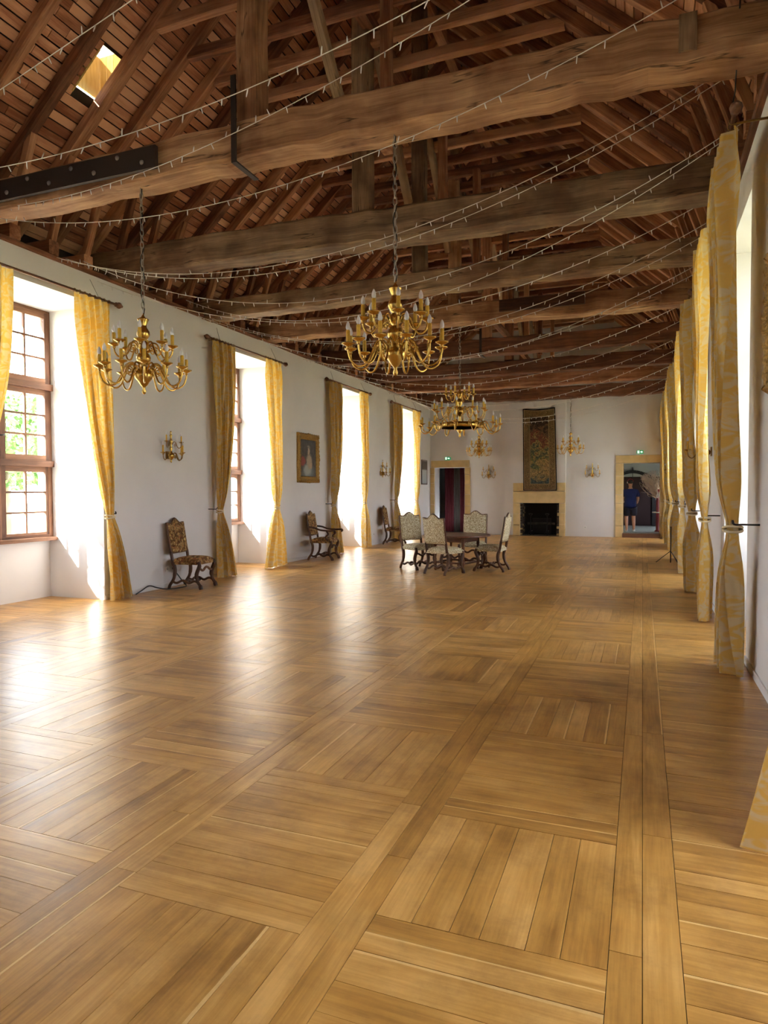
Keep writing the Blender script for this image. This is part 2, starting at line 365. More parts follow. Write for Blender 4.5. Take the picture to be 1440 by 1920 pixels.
# ------------------------------------------------------------------ structure: walls
def side_wall(name, x, s, wins):
    """s=-1 left, +1 right; niche openings down to the floor, parapet under each window"""
    mb = MB(); wins = sorted(wins); xo = x+s*(ND+.2); xc = (x+xo)/2; th = ND+.2
    y = YB
    for c in wins:
        mb.box((xc, (y+c-WH)/2, ZT/2), (th, c-WH-y, ZT)); y = c+WH
        mb.box((xc, c, (WT+ZT)/2), (th, 2*WH, ZT-WT))
        mb.box((x+s*(ND+.1), c, WS/2), (.2, 2*WH, WS))
    mb.box((xc, (y+YF+.6)/2, ZT/2), (th, YF+.6-y, ZT))
    return mb.build(name, 'plaster', kind='structure')
side_wall('wall_left', XL, -1, LWIN+LBACK)
side_wall('wall_right', XR, 1, RWIN+RBACK)
# far wall: doors, fireplace recess, chimney breast, gable
LD, RD, FP = (-6.79, -5.70, 2.30), (-.59, .53, 2.35), (-3.80, -2.53, 1.08)
WTH = .55
mb = MB(); yc = YF+WTH/2
def fw(x0, x1, z0, z1): mb.box(((x0+x1)/2, yc, (z0+z1)/2), (x1-x0, WTH, z1-z0))
GZ = 5.6
fw(XL-1.2, LD[0], 0, GZ); fw(LD[0], LD[1], LD[2], GZ); fw(LD[1], FP[0], 0, GZ); fw(FP[0], FP[1], FP[2], GZ); fw(FP[1], RD[0], 0, GZ); fw(RD[0], RD[1], RD[2], GZ); fw(RD[1], XR+1.2, 0, GZ)
mb.build('wall_far', 'plaster', kind='structure')
mb = MB(); g = [(XL-1.1, GZ), (XR+1.1, GZ), (-3.05, 9.6)]
b0 = [mb.vert((x, YF+.02, z)) for x, z in g]+[mb.vert((x, YF+.5, z)) for x, z in g]
mb.face(b0[:3]); mb.face(b0[3:][::-1]); mb.face([b0[0], b0[3], b0[4], b0[1]]); mb.face([b0[1], b0[4], b0[5], b0[2]]); mb.face([b0[2], b0[5], b0[3], b0[0]])
mb.build('wall_gable', 'plaster_gable', kind='structure')
MB().box(((XL+XR)/2, YB-.15, 4.8), (XR-XL+2.6, .3, 9.7)).build('wall_back', 'plaster', kind='structure')
mb = MB().box((-3.18, YF-.07, (1.75+ZT)/2), (1.70, .14, ZT-1.75)); mb.build('wall_chimney_breast', 'plaster', kind='structure')
# low plaster skirting at wall feet on the right
mb = MB(); ys = [YB]+[q for c in sorted(RWIN+RBACK) for q in (c-WH, c+WH)]+[YF]
for a, b in zip(ys[::2], ys[1::2]): mb.box((XR-.006, (a+b)/2, .035), (.012, b-a, .07))
mb.build('baseboard_right', 'plaster', kind='structure')
mb = MB(); ys = [YB]+[q for c in sorted(LWIN+LBACK) for q in (c-WH, c+WH)]+[YF]
for a, b in zip(ys[::2], ys[1::2]): mb.box((XL+.006, (a+b)/2, .03), (.012, b-a, .06))
mb.build('baseboard_left', 'plaster', kind='structure')
# rooms beyond the far doors
mb = MB(); y0 = YF+WTH
mb.box((-6.0, y0+1.3, -.05), (3.0, 2.6, .1)); mb.build('floor_beyond_left_door', 'flagstone', kind='structure')
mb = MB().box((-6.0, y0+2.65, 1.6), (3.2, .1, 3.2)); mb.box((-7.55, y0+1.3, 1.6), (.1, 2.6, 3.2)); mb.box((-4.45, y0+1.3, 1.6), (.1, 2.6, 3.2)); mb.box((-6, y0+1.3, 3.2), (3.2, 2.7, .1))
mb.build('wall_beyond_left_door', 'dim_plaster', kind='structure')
mb = MB().box((0, y0+2.0, .08), (3.4, 4.0, .16)); mb.box((-.03, y0-WTH/2+.07, .08), (RD[1]-RD[0]-.05, WTH-.16, .155)); mb.build('floor_beyond_right_door', 'flagstone', kind='structure')
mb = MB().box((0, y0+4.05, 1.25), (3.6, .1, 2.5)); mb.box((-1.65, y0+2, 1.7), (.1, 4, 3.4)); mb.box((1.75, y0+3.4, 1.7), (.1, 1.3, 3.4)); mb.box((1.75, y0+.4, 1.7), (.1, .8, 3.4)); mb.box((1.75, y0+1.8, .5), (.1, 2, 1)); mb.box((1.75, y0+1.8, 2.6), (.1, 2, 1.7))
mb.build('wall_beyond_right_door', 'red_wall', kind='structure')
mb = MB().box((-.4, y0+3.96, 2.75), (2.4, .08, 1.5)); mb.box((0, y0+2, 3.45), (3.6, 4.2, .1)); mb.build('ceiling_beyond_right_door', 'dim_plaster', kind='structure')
# ground outside
mb = MB().box((-60, 20, -.65), (100, 160, .1)); mb.box((60, 20, -.65), (115, 160, .1)); mb.build('ground', 'grass', kind='structure')

# ------------------------------------------------------------------ structure: roof
ceiling = struct('ceiling')
XC = -3.05; TP = .90           # tan(pitch)
def zr(x): return 6.78+TP*(2.23-abs(x-XC))     # underside line of rafters
BEAMS = [(5.14, .33, .32), (7.36, .35, .37), (9.5, .33, .29), (11.5, .33, .34), (14.2, .34, .33), (16.8, .33, .33), (18.95, .33, .32), (21.72, .36, .36)]
ry = []
ys = [b[0]+b[1]/2 for b in BEAMS]; ys = [ys[0]-2.22*k for k in (5, 4, 3, 2, 1)]+ys
for a, b in zip(ys, ys[1:]):
    n = 4 if b-a < 2.5 else 5
    for k in range(n): ry.append((a+(b-a)*k/n, k == 0))
ry.append((ys[-1], True)); ry.append((ys[-1]+.5, False))
RW, RH = .115, .14
nx = V((math.sin(math.atan(TP)), 0, math.cos(math.atan(TP))))
for y, main in ry:
    if y < -6.7: continue
    far = y > 1.2
    for s in (-1, 1):
        foot = V((XC+s*4.75, y, zr(XC+s*4.75))); top = V((XC, y, zr(XC)))
        o = V((s*nx.x, 0, nx.z))*(RH/2)
        yj = random.uniform(-.03, .03)
        MB().timber(foot+o+V((0, yj, 0)), top+o+V((0, yj, 0)), RW*random.uniform(.85, 1.15), RH, up=(s*nx.x, 0, nx.z), seg=5, jit=.008, cham=.012).build('rafter', 'rafter_wood', ceiling)
        # ashlar strut and sole piece
        if far:
            xw = XL if s < 0 else XR; xs = xw-s*.36
            MB().timber((xw-s*.02, y+yj, ZT+.2), (xs, y+yj, zr(xs)+.03), .09, .085, up=(0, 1, 0), seg=3, jit=.006, cham=.008).build('strut', 'rafter_wood', ceiling)
            if not main: MB().timber((xw+s*.9, y+yj, ZT+.12), (xw-s*.07, y+yj, ZT+.12), .15, .17, cham=.01).build('sole_piece', 'rafter_wood', ceiling)
    # collar
    xa = 2.23-.05
    MB().timber((XC-xa, y, 6.78+.06), (XC+xa, y, 6.78+.06), .10, .13, seg=6, jit=.01, cham=.012).build('collar_beam', 'rafter_wood', ceiling)
# wall plates
for s, xw in ((-1, XL), (1, XR)):
    MB().timber((xw+s*.02, YB, ZT+.02), (xw+s*.02, YF, ZT+.02), .14, .055, seg=30, jit=.008, cham=.01).build('wall_plate', 'rafter_wood', ceiling)
# wall head behind the sole pieces, to close the eaves
mb = MB()
for s, xw in ((-1, XL), (1, XR)):
    mb.timber((xw+s*.72, YB, ZT+.25), (xw+s*.72, YF, ZT+.25), .14, .55, up=(0, 0, 1))
mb.build('eaves_fill', 'dark_void', ceiling)
# ridge and longitudinal timbers
MB().timber((XC, YB, zr(XC)-.05), (XC, YF, zr(XC)-.05), .14, .18, seg=20, jit=.01).build('ridge_beam', 'rafter_wood', ceiling)
MB().timber((XC, YB, 6.98), (XC, YF, 6.98), .13, .15, seg=20, jit=.01).build('collar_purlin', 'rafter_wood', ceiling)
# roof boards on the rafters
BW = .118; SL = math.hypot(4.85, 4.85*TP); rowsN = int(SL/BW)
HY0, HY1, HX0, HX1 = 6.10, 6.52, -6.20, -5.78      # light hatch in the left slope
boards = []
segs = [YB+.0, -3, 1.2, 3.4, 5.6, 7.8, 10, 12.2, 14.4, 16.6, 18.8, 20.6, YF]
dx, dz = math.cos(math.atan(TP)), math.sin(math.atan(TP))
for s in (-1, 1):
    for r in range(rowsN):
        t = (r+.5)*BW; x = XC+s*4.85-s*t*dx; z = zr(XC+s*4.85)+t*dz
        off = V((s*nx.x, 0, nx.z))*(RH+.012)
        c = V((x, 0, z))+off
        sg = [q+random.uniform(-.3, .3) if 0 < i < len(segs)-1 else q for i, q in enumerate(segs)]
        for a, b in zip(sg, sg[1:]):
            pcs = [(a, b)]
            if s < 0 and HX0-.05 < c.x < HX1+.05 and a < HY1 and b > HY0: pcs = [(a, HY0), (HY1, b)] if a < HY0 and b > HY1 else [(HY1, b)] if a >= HY0 else [(a, HY0)]
            for (p, q) in pcs:
                if q-p > .05: boards.append((c.x, c.z, p, q, s))
def bscore(b):
    if b[4] > 0: return 0
    q = pix((b[0], max(b[2], min(b[3], 5.5)), b[1]))
    if not q or not(-80 < q[0] < 1200 and -60 < q[1] < 700): return 0
    return 1/q[2]
boards.sort(key=bscore, reverse=True)
def board(mb, b):
    x, z, p, q, s = b; wdt = BW-random.uniform(.010, .020)
    tilt = random.uniform(-.012, .012)
    mb.timber((x, p+.003, z), (x, q-.003, z), wdt, .018, up=V((s*nx.x+tilt, 0, nx.z)))
for b in boards[:300]:
    mb = MB(); board(mb, b); mb.build('roof_board', 'roof_board_wood', ceiling)
mb = MB()
for b in boards[300:]: board(mb, b)
mb.build('roof_boarding', 'roof_board_wood', ceiling, kind='stuff')
# roof covering above the boards (keeps the daylight out), open at the hatch
mb = MB()
for s in (-1, 1):
    off = V((s*nx.x, 0, nx.z))*(RH+.06)
    def pl(xa, xb, ya, yb):
        pa = V((xa, 0, 6.78+TP*(2.23-s*(xa-XC))))+off; pb = V((xb, 0, 6.78+TP*(2.23-s*(xb-XC))))+off
        d = (pb-pa); mb.timber(pa+V((0, (ya+yb)/2, 0)), pb+V((0, (ya+yb)/2, 0)), yb-ya, .03, up=V((s*nx.x, 0, nx.z)))
    if s > 0: pl(XC+4.9, XC-.25, YB-.3, YF+.6)
    else:
        ox = off.x
        pl(XC-4.9, HX0-ox, YB-.3, YF+.6); pl(HX1-ox, XC+.25, YB-.3, YF+.6); pl(HX0-ox, HX1-ox, YB-.3, HY0); pl(HX0-ox, HX1-ox, HY1, YF+.6)
mb.build('roof_covering', 'dark_void', ceiling)

# the light hatch: little dormer with sunlit boarded cheeks, added tinted top that filters the sun, slit of sky at its sill
ht = thing('roof_hatch', 'small daylit hatch with yellow boarded sides in the left roof slope', 'hatch', (HX0, HY0, 6.1))
zb = lambda x: zr(x)+(RH+.02)/nx.z
def lp(p): return V(p)-V((HX0, HY0, 6.1))
for k in range(4):     # cheek boards, cut to the roof slope
    xa = HX0+(HX1-HX0)*k/4+.003; xb = HX0+(HX1-HX0)*(k+1)/4-.003; zt = zb(HX1)+.22
    for yy in (HY1+.002, HY0-.022):
        mb = MB(); ids = [mb.vert(lp((x_, y_, z_)), (z_, x_, y_)) for y_ in (yy, yy+.02) for x_, z_ in ((xa, zb(xa)-.03), (xb, zb(xb)-.03), (xb, zt), (xa, zt))]
        for q in ((0, 1, 2, 3), (7, 6, 5, 4), (0, 4, 5, 1), (1, 5, 6, 2), (2, 6, 7, 3), (3, 7, 4, 0)): mb.face([ids[i_] for i_ in q])
        mb.build('cheek_board', 'hatch_wood', ht)
mb = MB().box(lp((HX0-.012, (HY0+HY1)/2, (zb(HX0)+.09+zb(HX1)+.22)/2)), (.02, HY1-HY0+.04, zb(HX1)+.22-zb(HX0)-.09)); mb.build('front_board', 'hatch_wood', ht)
mb = MB().timber(lp((HX0+.02, HY1-.03, zb(HX0)-.02)), lp((HX1, HY1-.03, zb(HX1)-.0)), .05, .06); mb.build('batten', 'rafter_wood', ht)
mb = MB().box(lp(((HX0+HX1)/2, (HY0+HY1)/2, zb(HX1)+.24)), (HX1-HX0+.06, HY1-HY0+.06, .006)); mb.build('sun_filter', 'sun_filter_glass', ht)  # added light filter over the hatch, its tint cuts the sun on the boards

# ------------------------------------------------------------------ tie beams (things with king posts, straps)
BL = ['massive tie beam nearest the camera with iron strap and bolted dark plate', 'second tie beam from the camera, grey faced with long cracks',
      'third tie beam from the camera, just above the front chandelier', 'fourth tie beam, in two spliced lengths, carrying the three-tier chandelier',
      'fifth tie beam from the camera with a split reddish lower edge', 'sixth tie beam from the camera, third from the far wall',
      'next-to-last tie beam before the far fireplace wall', 'last tie beam, close against the far fireplace wall']
for i, (y0, wd, hg) in enumerate(BEAMS):
    yc = y0+wd/2; t = thing('tie_beam', BL[i], 'beam', (XC, yc, ZT), group='tie beams across the hall')
    mat = ['oak_beam', 'oak_beam_grey', 'oak_beam_grey', 'oak_beam', 'rafter_wood', 'rafter_wood', 'rafter_wood', 'rafter_wood'][i]
    ph = random.uniform(0, 6)
    MB().timber((XL-.35-XC, 0, hg/2), (XR+.35-XC, 0, hg/2), wd, hg, seg=36, jit=.012, cham=.022, warp=lambda q: (0, .02*math.sin(q*5+ph), .025*math.sin(q*4+ph*2))).build('beam', mat, t)
    x = [-.23, -.10, -.08, -.08, -.1, -.1, -.1, -.1][i]
    MB().timber((x, -.02, hg), (x, -.02, zr(XC+x)-ZT), .225 if i < 2 else .2, .2, up=(0, 1, 0), seg=10, jit=.007, cham=.02).build('king_post', mat, t)
    if i in (0, 4):   # iron strap hugging post and beam
        mb = MB(); x0 = x-.10
        zz = [(-wd/2-.018, 1.0 if i == 0 else .45), (-wd/2-.018, -.035)]
        mb.timber((x0, -wd/2-.016, -.03), (x0, -wd/2-.016, hg+(.40 if i == 0 else .2)), .05, .014, up=(0, 1, 0)); mb.timber((x0, -wd/2-.02, -.028), (x0, wd/2+.02, -.028), .05, .014)
        mb.build('iron_strap', 'iron_strap', t)
    if i == 0:
        mb = MB().box((-4.75-XC-.6, -wd/2-.038, .155), (2.3, .04, .20), rnd=.2); pl_ = mb.build('bolted_plate', 'iron_strap', t)
        for k in range(8):
            bx = -5.35-XC+(-1.0+k*.285); bz = .12 if k % 2 else .21
            MB().lathe([(.001, -.02), (.022, -.02), (.024, 0), (.016, .012), (.001, .014)], 8).build('bolt', 'steel_bolt', pl_, (bx, -wd/2-.058, bz)).rotation_euler = (PI/2, 0, 0)
        MB().box((.265-XC, -wd/2-.012, .2), (.115, .03, .25), rnd=.6).build('wood_patch', 'oak_beam_grey', t)
    if i == 3:
        MB().timber((-2.3-XC, -wd/2-.03, .21), (-.9-XC, -wd/2-.03, .21), .06, .2, cham=.01).build('splice_plate', 'chair_wood', t)
# longitudinal braces and small posts between the king posts
for i in range(len(BEAMS)-1):
    ya = BEAMS[i][0]+.2; yb = BEAMS[i+1][0]+.1
    MB().timber((XC-.05, ya+.25, 7.0), (XC-.05, ya+.25+(yb-ya)*.62, 5.55), .12, .10, up=(1, 0, 0), seg=4, jit=.008, cham=.01).build('brace', 'oak_beam_grey', ceiling)
    if i < 7:
        ym = ya+(yb-ya)*.72
        MB().timber((XC+.45, ym, 5.15), (XC+.45, ym, 6.8), .11, .13, up=(0, 1, 0), cham=.01).build('hanging_post', 'rafter_wood', ceiling)
    MB().timber((XC, ya, 5.2), (XC, yb, 5.2), .10, .12, seg=3, jit=.006).build('lower_purlin', 'rafter_wood', ceiling) if i > 3 else None

# ------------------------------------------------------------------ windows
WM = {}
def window_meshes():
    fr = MB(); W2 = 2*WH; zs = [0, (WT-WS)/3, 2*(WT-WS)/3, WT-WS]
    for yy in (-WH+.035, WH-.035): fr.box((0, yy, (WT-WS)/2), (.10, .07, WT-WS))
    for q, z in enumerate(zs): fr.box((.02 if 0 < q < 3 else 0, 0, min(max(z, .04), WT-WS-.04)), (.15 if 0 < q < 3 else .10, W2, .085))
    fr.box((0, 0, (WT-WS)/2), (.10, .07, WT-WS))
    fr.box((.05, 0, .02), (.16, W2, .05))
    WM['frame'] = fr.mesh('frame', 'window_wood')
    ph_ = zs[1]-.085; lw = WH-.035-.035-.0; cs = MB(); st = .075
    for yy in (-lw/2+st/2, lw/2-st/2): cs.box((0, yy, ph_/2), (.045, st, ph_))
    for z in (st/2, ph_-st/2): cs.box((0, 0, z), (.045, lw-2*st, st))
    iw, ih = lw-2*st, ph_-2*st
    cs.box((0, 0, ph_/2), (.035, .028, ih), along=2)
    for k in (1, 2): cs.box((0, 0, st+ih*k/3), (.03, iw, .024), along=1)
    WM['casement'] = cs.mesh('casement', 'window_wood'); WM['lw'] = lw; WM['ph'] = ph_; WM['zs'] = zs
    WM['pane'] = MB().box((0, 0, 0), (.004, iw/2-.012, ih/3-.010)).mesh('pane', 'pane_glass'); WM['iw'], WM['ih'], WM['st'] = iw, ih, st
window_meshes()
def window(n, x, yc, side, panes=True):
    w_ = struct('window_%d' % n); w_.location = (x, yc, WS); w_.rotation_euler = (0, 0, 0 if side < 0 else PI)
    link('frame', WM['frame'], w_)
    for t in range(3):
        for s in (-1, 1):
            c = link('casement', WM['casement'], w_, (.022 + t*.012, s*(WM['lw']/2+.035), WM['zs'][t]+.0425))
            if panes:
                for a in (-1, 1):
                    for k in range(3): link('pane', WM['pane'], c, (0, a*WM['iw']/4, WM['st']+WM['ih']*(k+.5)/3))
        if s > 0 and t == 1: MB().tube([(.05, -.0, WM['zs'][1]+.35), (.10, 0, WM['zs'][1]+.35), (.10, .07, WM['zs'][1]+.36)], .012, 6).build('latch', 'iron', w_)
for i, y in enumerate(LWIN): window(i+1, XL-ND+.02, y, -1)
for i, y in enumerate(RWIN): window(i+5, XR+ND-.02, y, 1, panes=i < 3)
for i, y in enumerate(LBACK): window(i+9, XL-ND+.02, y, -1, False)
for i, y in enumerate(RBACK): window(i+11, XR+ND-.02, y, 1, False)

# ------------------------------------------------------------------ stone doorways, threshold, fireplace
def stones(parent, rects, y, depth, mat='limestone', nm='stone'):
    for (x0, x1, z0, z1) in rects:
        j = random.uniform(0, .008); g_ = .004
        mb = MB().timber((x0+g_, y-depth/2-j, (z0+z1)/2), (x1-g_, y-depth/2-j, (z0+z1)/2), depth, z1-z0-2*g_, cham=.008); mb.build(nm, mat, parent)
def doorway(n, op, fl, fr_, ft, inset=.0):
    d = struct('door_%d' % n); jamb = []
    for (xa, xb) in ((op[0]-fl, op[0]), (op[1], op[1]+fr_)):
        z = 0
        while z < op[2]-.05:
            h_ = random.uniform(.24, .42); z2 = op[2] if op[2]-z-h_ < .15 else z+h_; jamb.append((xa, xb, z, z2)); z = z2
    stones(d, jamb, YF+.02, .05)
    stones(d, [(op[0]-fl+inset, op[1]+fr_-inset, op[2], op[2]+ft)], YF+.02, .055, nm='lintel')
    # stone lining of the reveal
    for xx, w0 in ((op[0]+.01, .02), (op[1]-.01, .02)):
        MB().box((xx, YF+WTH/2, op[2]/2), (w0, WTH-.02, op[2])).build('reveal_lining', 'limestone' if n == 2 else 'plaster', d)
    return d
doorway(1, LD, .15, .19, .25, .03); d2 = doorway(2, RD, .21, .22, .25)
MB().box((-.03, YF+.1, .06), (RD[1]-RD[0], .3, .14)).build('threshold', 'threshold_wood', d2)
# fireplace
fp = thing('fireplace', 'golden limestone fireplace surround with dark hearth in the far wall', 'fireplace', (-3.18, YF, 0))
fx = -3.18
rc = [(-4.02-fx, FP[0]-fx, 0, .36), (-4.02-fx, FP[0]-fx, .36, .72), (-4.02-fx, FP[0]-fx, .72, FP[2]), (FP[1]-fx, -2.34-fx, 0, .40), (FP[1]-fx, -2.34-fx, .40, .76), (FP[1]-fx, -2.34-fx, .76, FP[2]),
      (-4.02-fx, -2.34-fx, FP[2], 1.47), (-4.02-fx, -2.34-fx, 1.47, 1.75)]
stones(fp, rc, -.0, .17)
mb = MB().box((0, .60, .6), (1.3, .06, 1.3)); mb.box((0, .3, FP[2]+.03), (1.3, .6, .05)); mb.build('firebox_back', 'soot', fp)
MB().box((0, .22, -.005), (1.5, .85, .02)).build('hearth_slab', 'dark_stone', fp)
for s in (-1, 1):
    z = 0.005
    while z < 1.0:
        h_ = random.uniform(.05, .11); y = -.02
        while y < .5:
            l = random.uniform(.10, .24); l = min(l, .55-y)
            MB().box((s*(.60+random.uniform(-.012, .012)), y+l/2, z+h_/2), (.07, l-.01, h_-.01)).build('firebox_stone', 'dark_stone' if random.random() < .75 else 'limestone', fp); y += l
        z += h_
MB().box((0, .56, .30), (.62, .03, .52)).build('fireback', 'iron', fp)
MB().timber((-.45, .40, .38), (.45, .40, .38), .07, .07, cham=.015).build('mantle_bar', 'dark_stone', fp)
for s in (-1, 1):
    a = thing('andiron', 'tall iron andiron on the %s side of the hearth' % ('left' if s < 0 else 'right'), 'andiron', (fx+s*.27-.03, YF+.12, 0.005), group='andirons in the fireplace')
    MB().lathe([(.02, .0), (.018, .1), (.03, .14), (.018, .18), (.016, .62), (.03, .66), (.065, .70), (.065, .72), (.02, .73)], 10).build('shaft', 'iron', a)
    MB().tube([(-.10, -.02, 0.012), (-.06, -.02, .09), (0, 0, .14), (.06, -.02, .09), (.10, -.02, 0.012)], .014, 6).build('foot', 'iron', a)
    MB().timber((0, 0, .13), (0, .38, .13), .025, .03).build('log_bar', 'iron', a)

# ------------------------------------------------------------------ curtains and rods
def sm(t): return max(0, min(1, t))
ROD_Z = 4.09
def rod(side, yc, half, label, off=.13, rz_=None):
    x = (XL+off) if side < 0 else (XR-off)
    t = thing('curtain_rod', label, 'curtain rod', (x, yc, rz_ or ROD_Z), group='curtain rods along the walls')
    MB().tube([(0, -half, 0), (0, 0, 0), (0, half, 0)], .017, 10).build('pole', 'rod_wood', t)
    for s in (-1, 1):
        MB().lathe([(.017, 0), (.032, .01), (.022, .025), (.04, .05), (.045, .075), (.03, .10), (.012, .115), (.018, .13), (.001, .14)], 10).build('finial', 'rod_wood', t, (0, s*half, 0)).rotation_euler = (-s*PI/2, 0, 0)
        MB().tube([(side*off, s*(half-.16), -.0), (0, s*(half-.16), -.0)], .009, 6).build('bracket', 'brass_dark', t)
        mb = MB()
        for k in range(8): 
            yy = s*(half-.12-.085*k); mb.tube([(.024*math.cos(a), yy, .024*math.sin(a)) for a in [2*PI*q/10 for q in range(10)]], .004, 5, closed=True)
        mb.build('rings', 'brass_dark', t)
        if side < 0: MB().tube([(-.10, s*(half-.35), .25), (0, s*(half-.3), .01)], .003, 4).build('wire', 'black_cable', t)
    return t
def curtain(side, yc, end, label, off=.13, half=1.16, inner=.42, tie=1.0, hem=(.70, 1.16), seed=0, amp=.055, np_=5, hemx=.05, lean=0, rz_=None):
    rng = random.Random(seed); x0 = (XL+off) if side < 0 else (XR-off); sgn = -side     # sgn: into the room
    zt, zi = (rz_ or ROD_Z)-.03, 1.17+rng.uniform(-.03, .03)
    t = thing('curtain', label, 'curtain', (x0, yc+end*tie, 0), group='gold damask curtains')
    yo = end*tie; ph = [rng.uniform(-.5, .5) for _ in range(8)]; fo = [rng.uniform(.6, 1.35) for _ in range(np_+2)]
    ti, to = tie-.065, tie+.06
    def edges(z):
        if z >= zi:
            q = sm((z-zi)/(zt-zi)); k = 1-(1-q)**2.0
            return ti+(inner-ti)*k, to+(half-to)*(1-(1-q)**1.3)
        q = (zi-z)/zi; k = q**.75
        return ti+(hem[0]-ti)*k, to+(hem[1]-to)*k
    def fn(u, v):
        z = zt+(0.015-zt)*v
        a, b_ = edges(z); squeeze = math.exp(-((z-zi)/.25)**2); top = sm(1-v*12)
        uu = u+(.028*math.sin(2*PI*u*np_+ph[0]*6)+.03*math.sin(2*PI*u*2+ph[0]))*min(1, v*3)*(1-squeeze)*min(1, 6*u, 6*(1-u))
        y = end*(a+(b_-a)*uu)
        A = amp*(1-.4*top)*fo[int(u*np_*.999)]*(1+.25*math.sin(z*1.7+ph[1]))*(1-.6*squeeze)
        w_ = math.sin(2*PI*(np_*u+.16*math.sin(z*1.1+ph[2])*(1-top))+ph[3]*2); w_ = math.copysign(abs(w_)**.75, w_)
        xx = A*w_+.012*math.sin(2*PI*(2.5*np_*u)+ph[4]*6+z)*(1-squeeze)
        if z < zi: xx += hemx*((zi-z)/zi)**1.2*(1-.5*u)
        else: xx += .03*math.sin(PI*sm((z-zi)/(zt-zi)))
        if v < .04: xx += .010*math.sin(2*PI*26*u)*(1-v/.04)
        xx -= lean*(1-z/zt)
        return V((sgn*(xx+.02), y-yo, z))
    mb = MB(); mb.grid(fn, 84, 46, gcf=lambda u, v: (u*1.35+seed*3, (1-v)*4.1, 0)); mb.build('cloth', 'gold_damask', t)
    # cord tieback and its wall hook
    cxx = .02-lean*.72; rx, rym = amp*.42+.03, .075
    mb = MB()
    for dz_, sg_ in ((0, 1), (.02, -1)): mb.tube([(sgn*(cxx+rx*math.cos(a)), rym*math.sin(a), zi+dz_+sg_*.012*math.sin(a)) for a in [2*PI*q/20 for q in range(20)]], .011, 6, closed=True)
    mb.build('tieback', 'cord', t)
    MB().tube(cr([(-sgn*(off-.005), end*.13, zi+.05), (-sgn*.06+sgn*cxx, end*.13, zi+.05), (sgn*cxx, end*.11, zi+.05), (sgn*(cxx+.01), end*.09, zi+.08)], 4), .008, 6).build('tieback_hook', 'iron', t)
    return t
wl = ['nearest', 'second', 'third', 'farthest']
CV = {(0, -1): (.36, 1.25, 1.15, (.95, 1.3)), (0, 1): (.53, 1.13, 1.08, (1.02, 1.48)), (1, 1): (.49, 1.12, .89, (.29, 1.2)), (2, 1): (.61, 1.12, .88, (.64, 1.2))}
for i, y in enumerate(LROD):
    rod(-1, y, 1.26, 'wooden curtain rod over the %s window of the left wall' % wl[i])
    for e in (-1, 1):
        ci, ch_, ct, chm = CV.get((i, e), (.56, 1.18, 1.04 if e < 0 else .92, (.64, 1.14)))
        curtain(-1, y, e, 'gold damask curtain tied back on the %s side of the %s left-hand window' % ('near' if e < 0 else 'far', wl[i]), seed=i*2+e, inner=ci, half=ch_, tie=ct, hem=chm)
RZ = 4.19
for i, y in enumerate(RWIN):
    rod(1, y-.28, 1.62, 'wooden curtain rod over the %s window of the right wall' % wl[i], .25, RZ)
    for e in (-1, 1):
        kw = dict(inner=.88, half=1.78, tie=1.42, hem=(.98, 1.42)) if e < 0 else dict(inner=.25, half=1.28, tie=1.12, hem=(.95, 1.27))
        curtain(1, y, e, 'gold damask curtain tied back on the %s side of the %s right-hand window' % ('near' if e < 0 else 'far', wl[i]), seed=20+i*2+e, off=.25, amp=.09 if e < 0 else .065, np_=5, hemx=.04, lean=.13, rz_=RZ, **kw)
curtain(1, RBACK[0], 1, 'gold curtain hem at the right edge of the picture beside the camera', seed=44, off=.2, inner=.4, half=.85, tie=.72, hem=(.66, .98), amp=.05, np_=4, hemx=.29, lean=.10, rz_=RZ)
rod(1, RBACK[0]-.3, 1.2, 'curtain rod over the right-hand window beside the camera', .2, RZ)

# ------------------------------------------------------------------ chandeliers and sconces
CM = {}
def arm_mesh(key, pts, rad=.0085, curl=None, mat='brass'):
    mb = MB(); p = cr([(a, 0, b) for a, b in pts], 6); mb.tube(p, rad, 7)
    if curl:
        cx, cz, r = curl; mb.tube([(cx+r*(1-q/14)*math.cos(q*.75), 0, cz+r*(1-q/14)*math.sin(q*.75)) for q in range(12)], rad*.7, 6)
    CM[key] = mb.mesh('arm', mat)
for k, mt in (('', 'brass'), ('_d', 'brass_dark')):
    arm_mesh('lo'+k, [(.06, .20), (.10, .26), (.16, .25), (.20, .16), (.25, .07), (.31, .045), (.37, .08), (.395, .14), (.40, .18)], .009, (.15, .19, .045), mt)
    arm_mesh('up'+k, [(.05, .42), (.08, .47), (.125, .46), (.155, .39), (.19, .335), (.235, .335), (.262, .37), (.27, .405)], .0085, (.11, .40, .035), mt)
    arm_mesh('big'+k, [(.36, .17), (.40, .26), (.47, .27), (.52, .18), (.57, .10), (.64, .08), (.70, .12), (.715, .18)], .011, (.46, .20, .05), mt)
    arm_mesh('sc'+k, [(.03, .10), (.06, .15), (.10, .14), (.13, .07), (.17, .04), (.21, .07), (.22, .12)], .007, (.09, .09, .03), mt)
CM['pan'] = MB().lathe([(.006, -.03), (.016, -.02), (.012, -.008), (.03, .0), (.052, .012), (.056, .02), (.03, .012), (.014, .012), (.014, .03), (.017, .034), (.012, .036)], 14).mesh('drip_pan', 'brass')
CM['candle'] = MB().lathe([(.0165, 0), (.017, .03), (.0168, .115), (.013, .12)], 10).mesh('candle', 'candle_wax')
CM['bulb'] = MB().lathe([(.010, 0), (.018, .015), (.019, .030), (.014, .052), (.007, .068), (.001, .076)], 10).mesh('bulb', 'bulb_glass')
def light_arm(parent, key, r, z, ang, sc=1):
    a = link('arm', CM[key], parent); a.rotation_euler = (0, 0, ang)
    for nm, dz in (('pan', .03), ('candle', .036), ('bulb', .155)):
        link({'pan': 'drip_pan'}.get(nm, nm), CM[nm], a, (r, 0, z+dz))
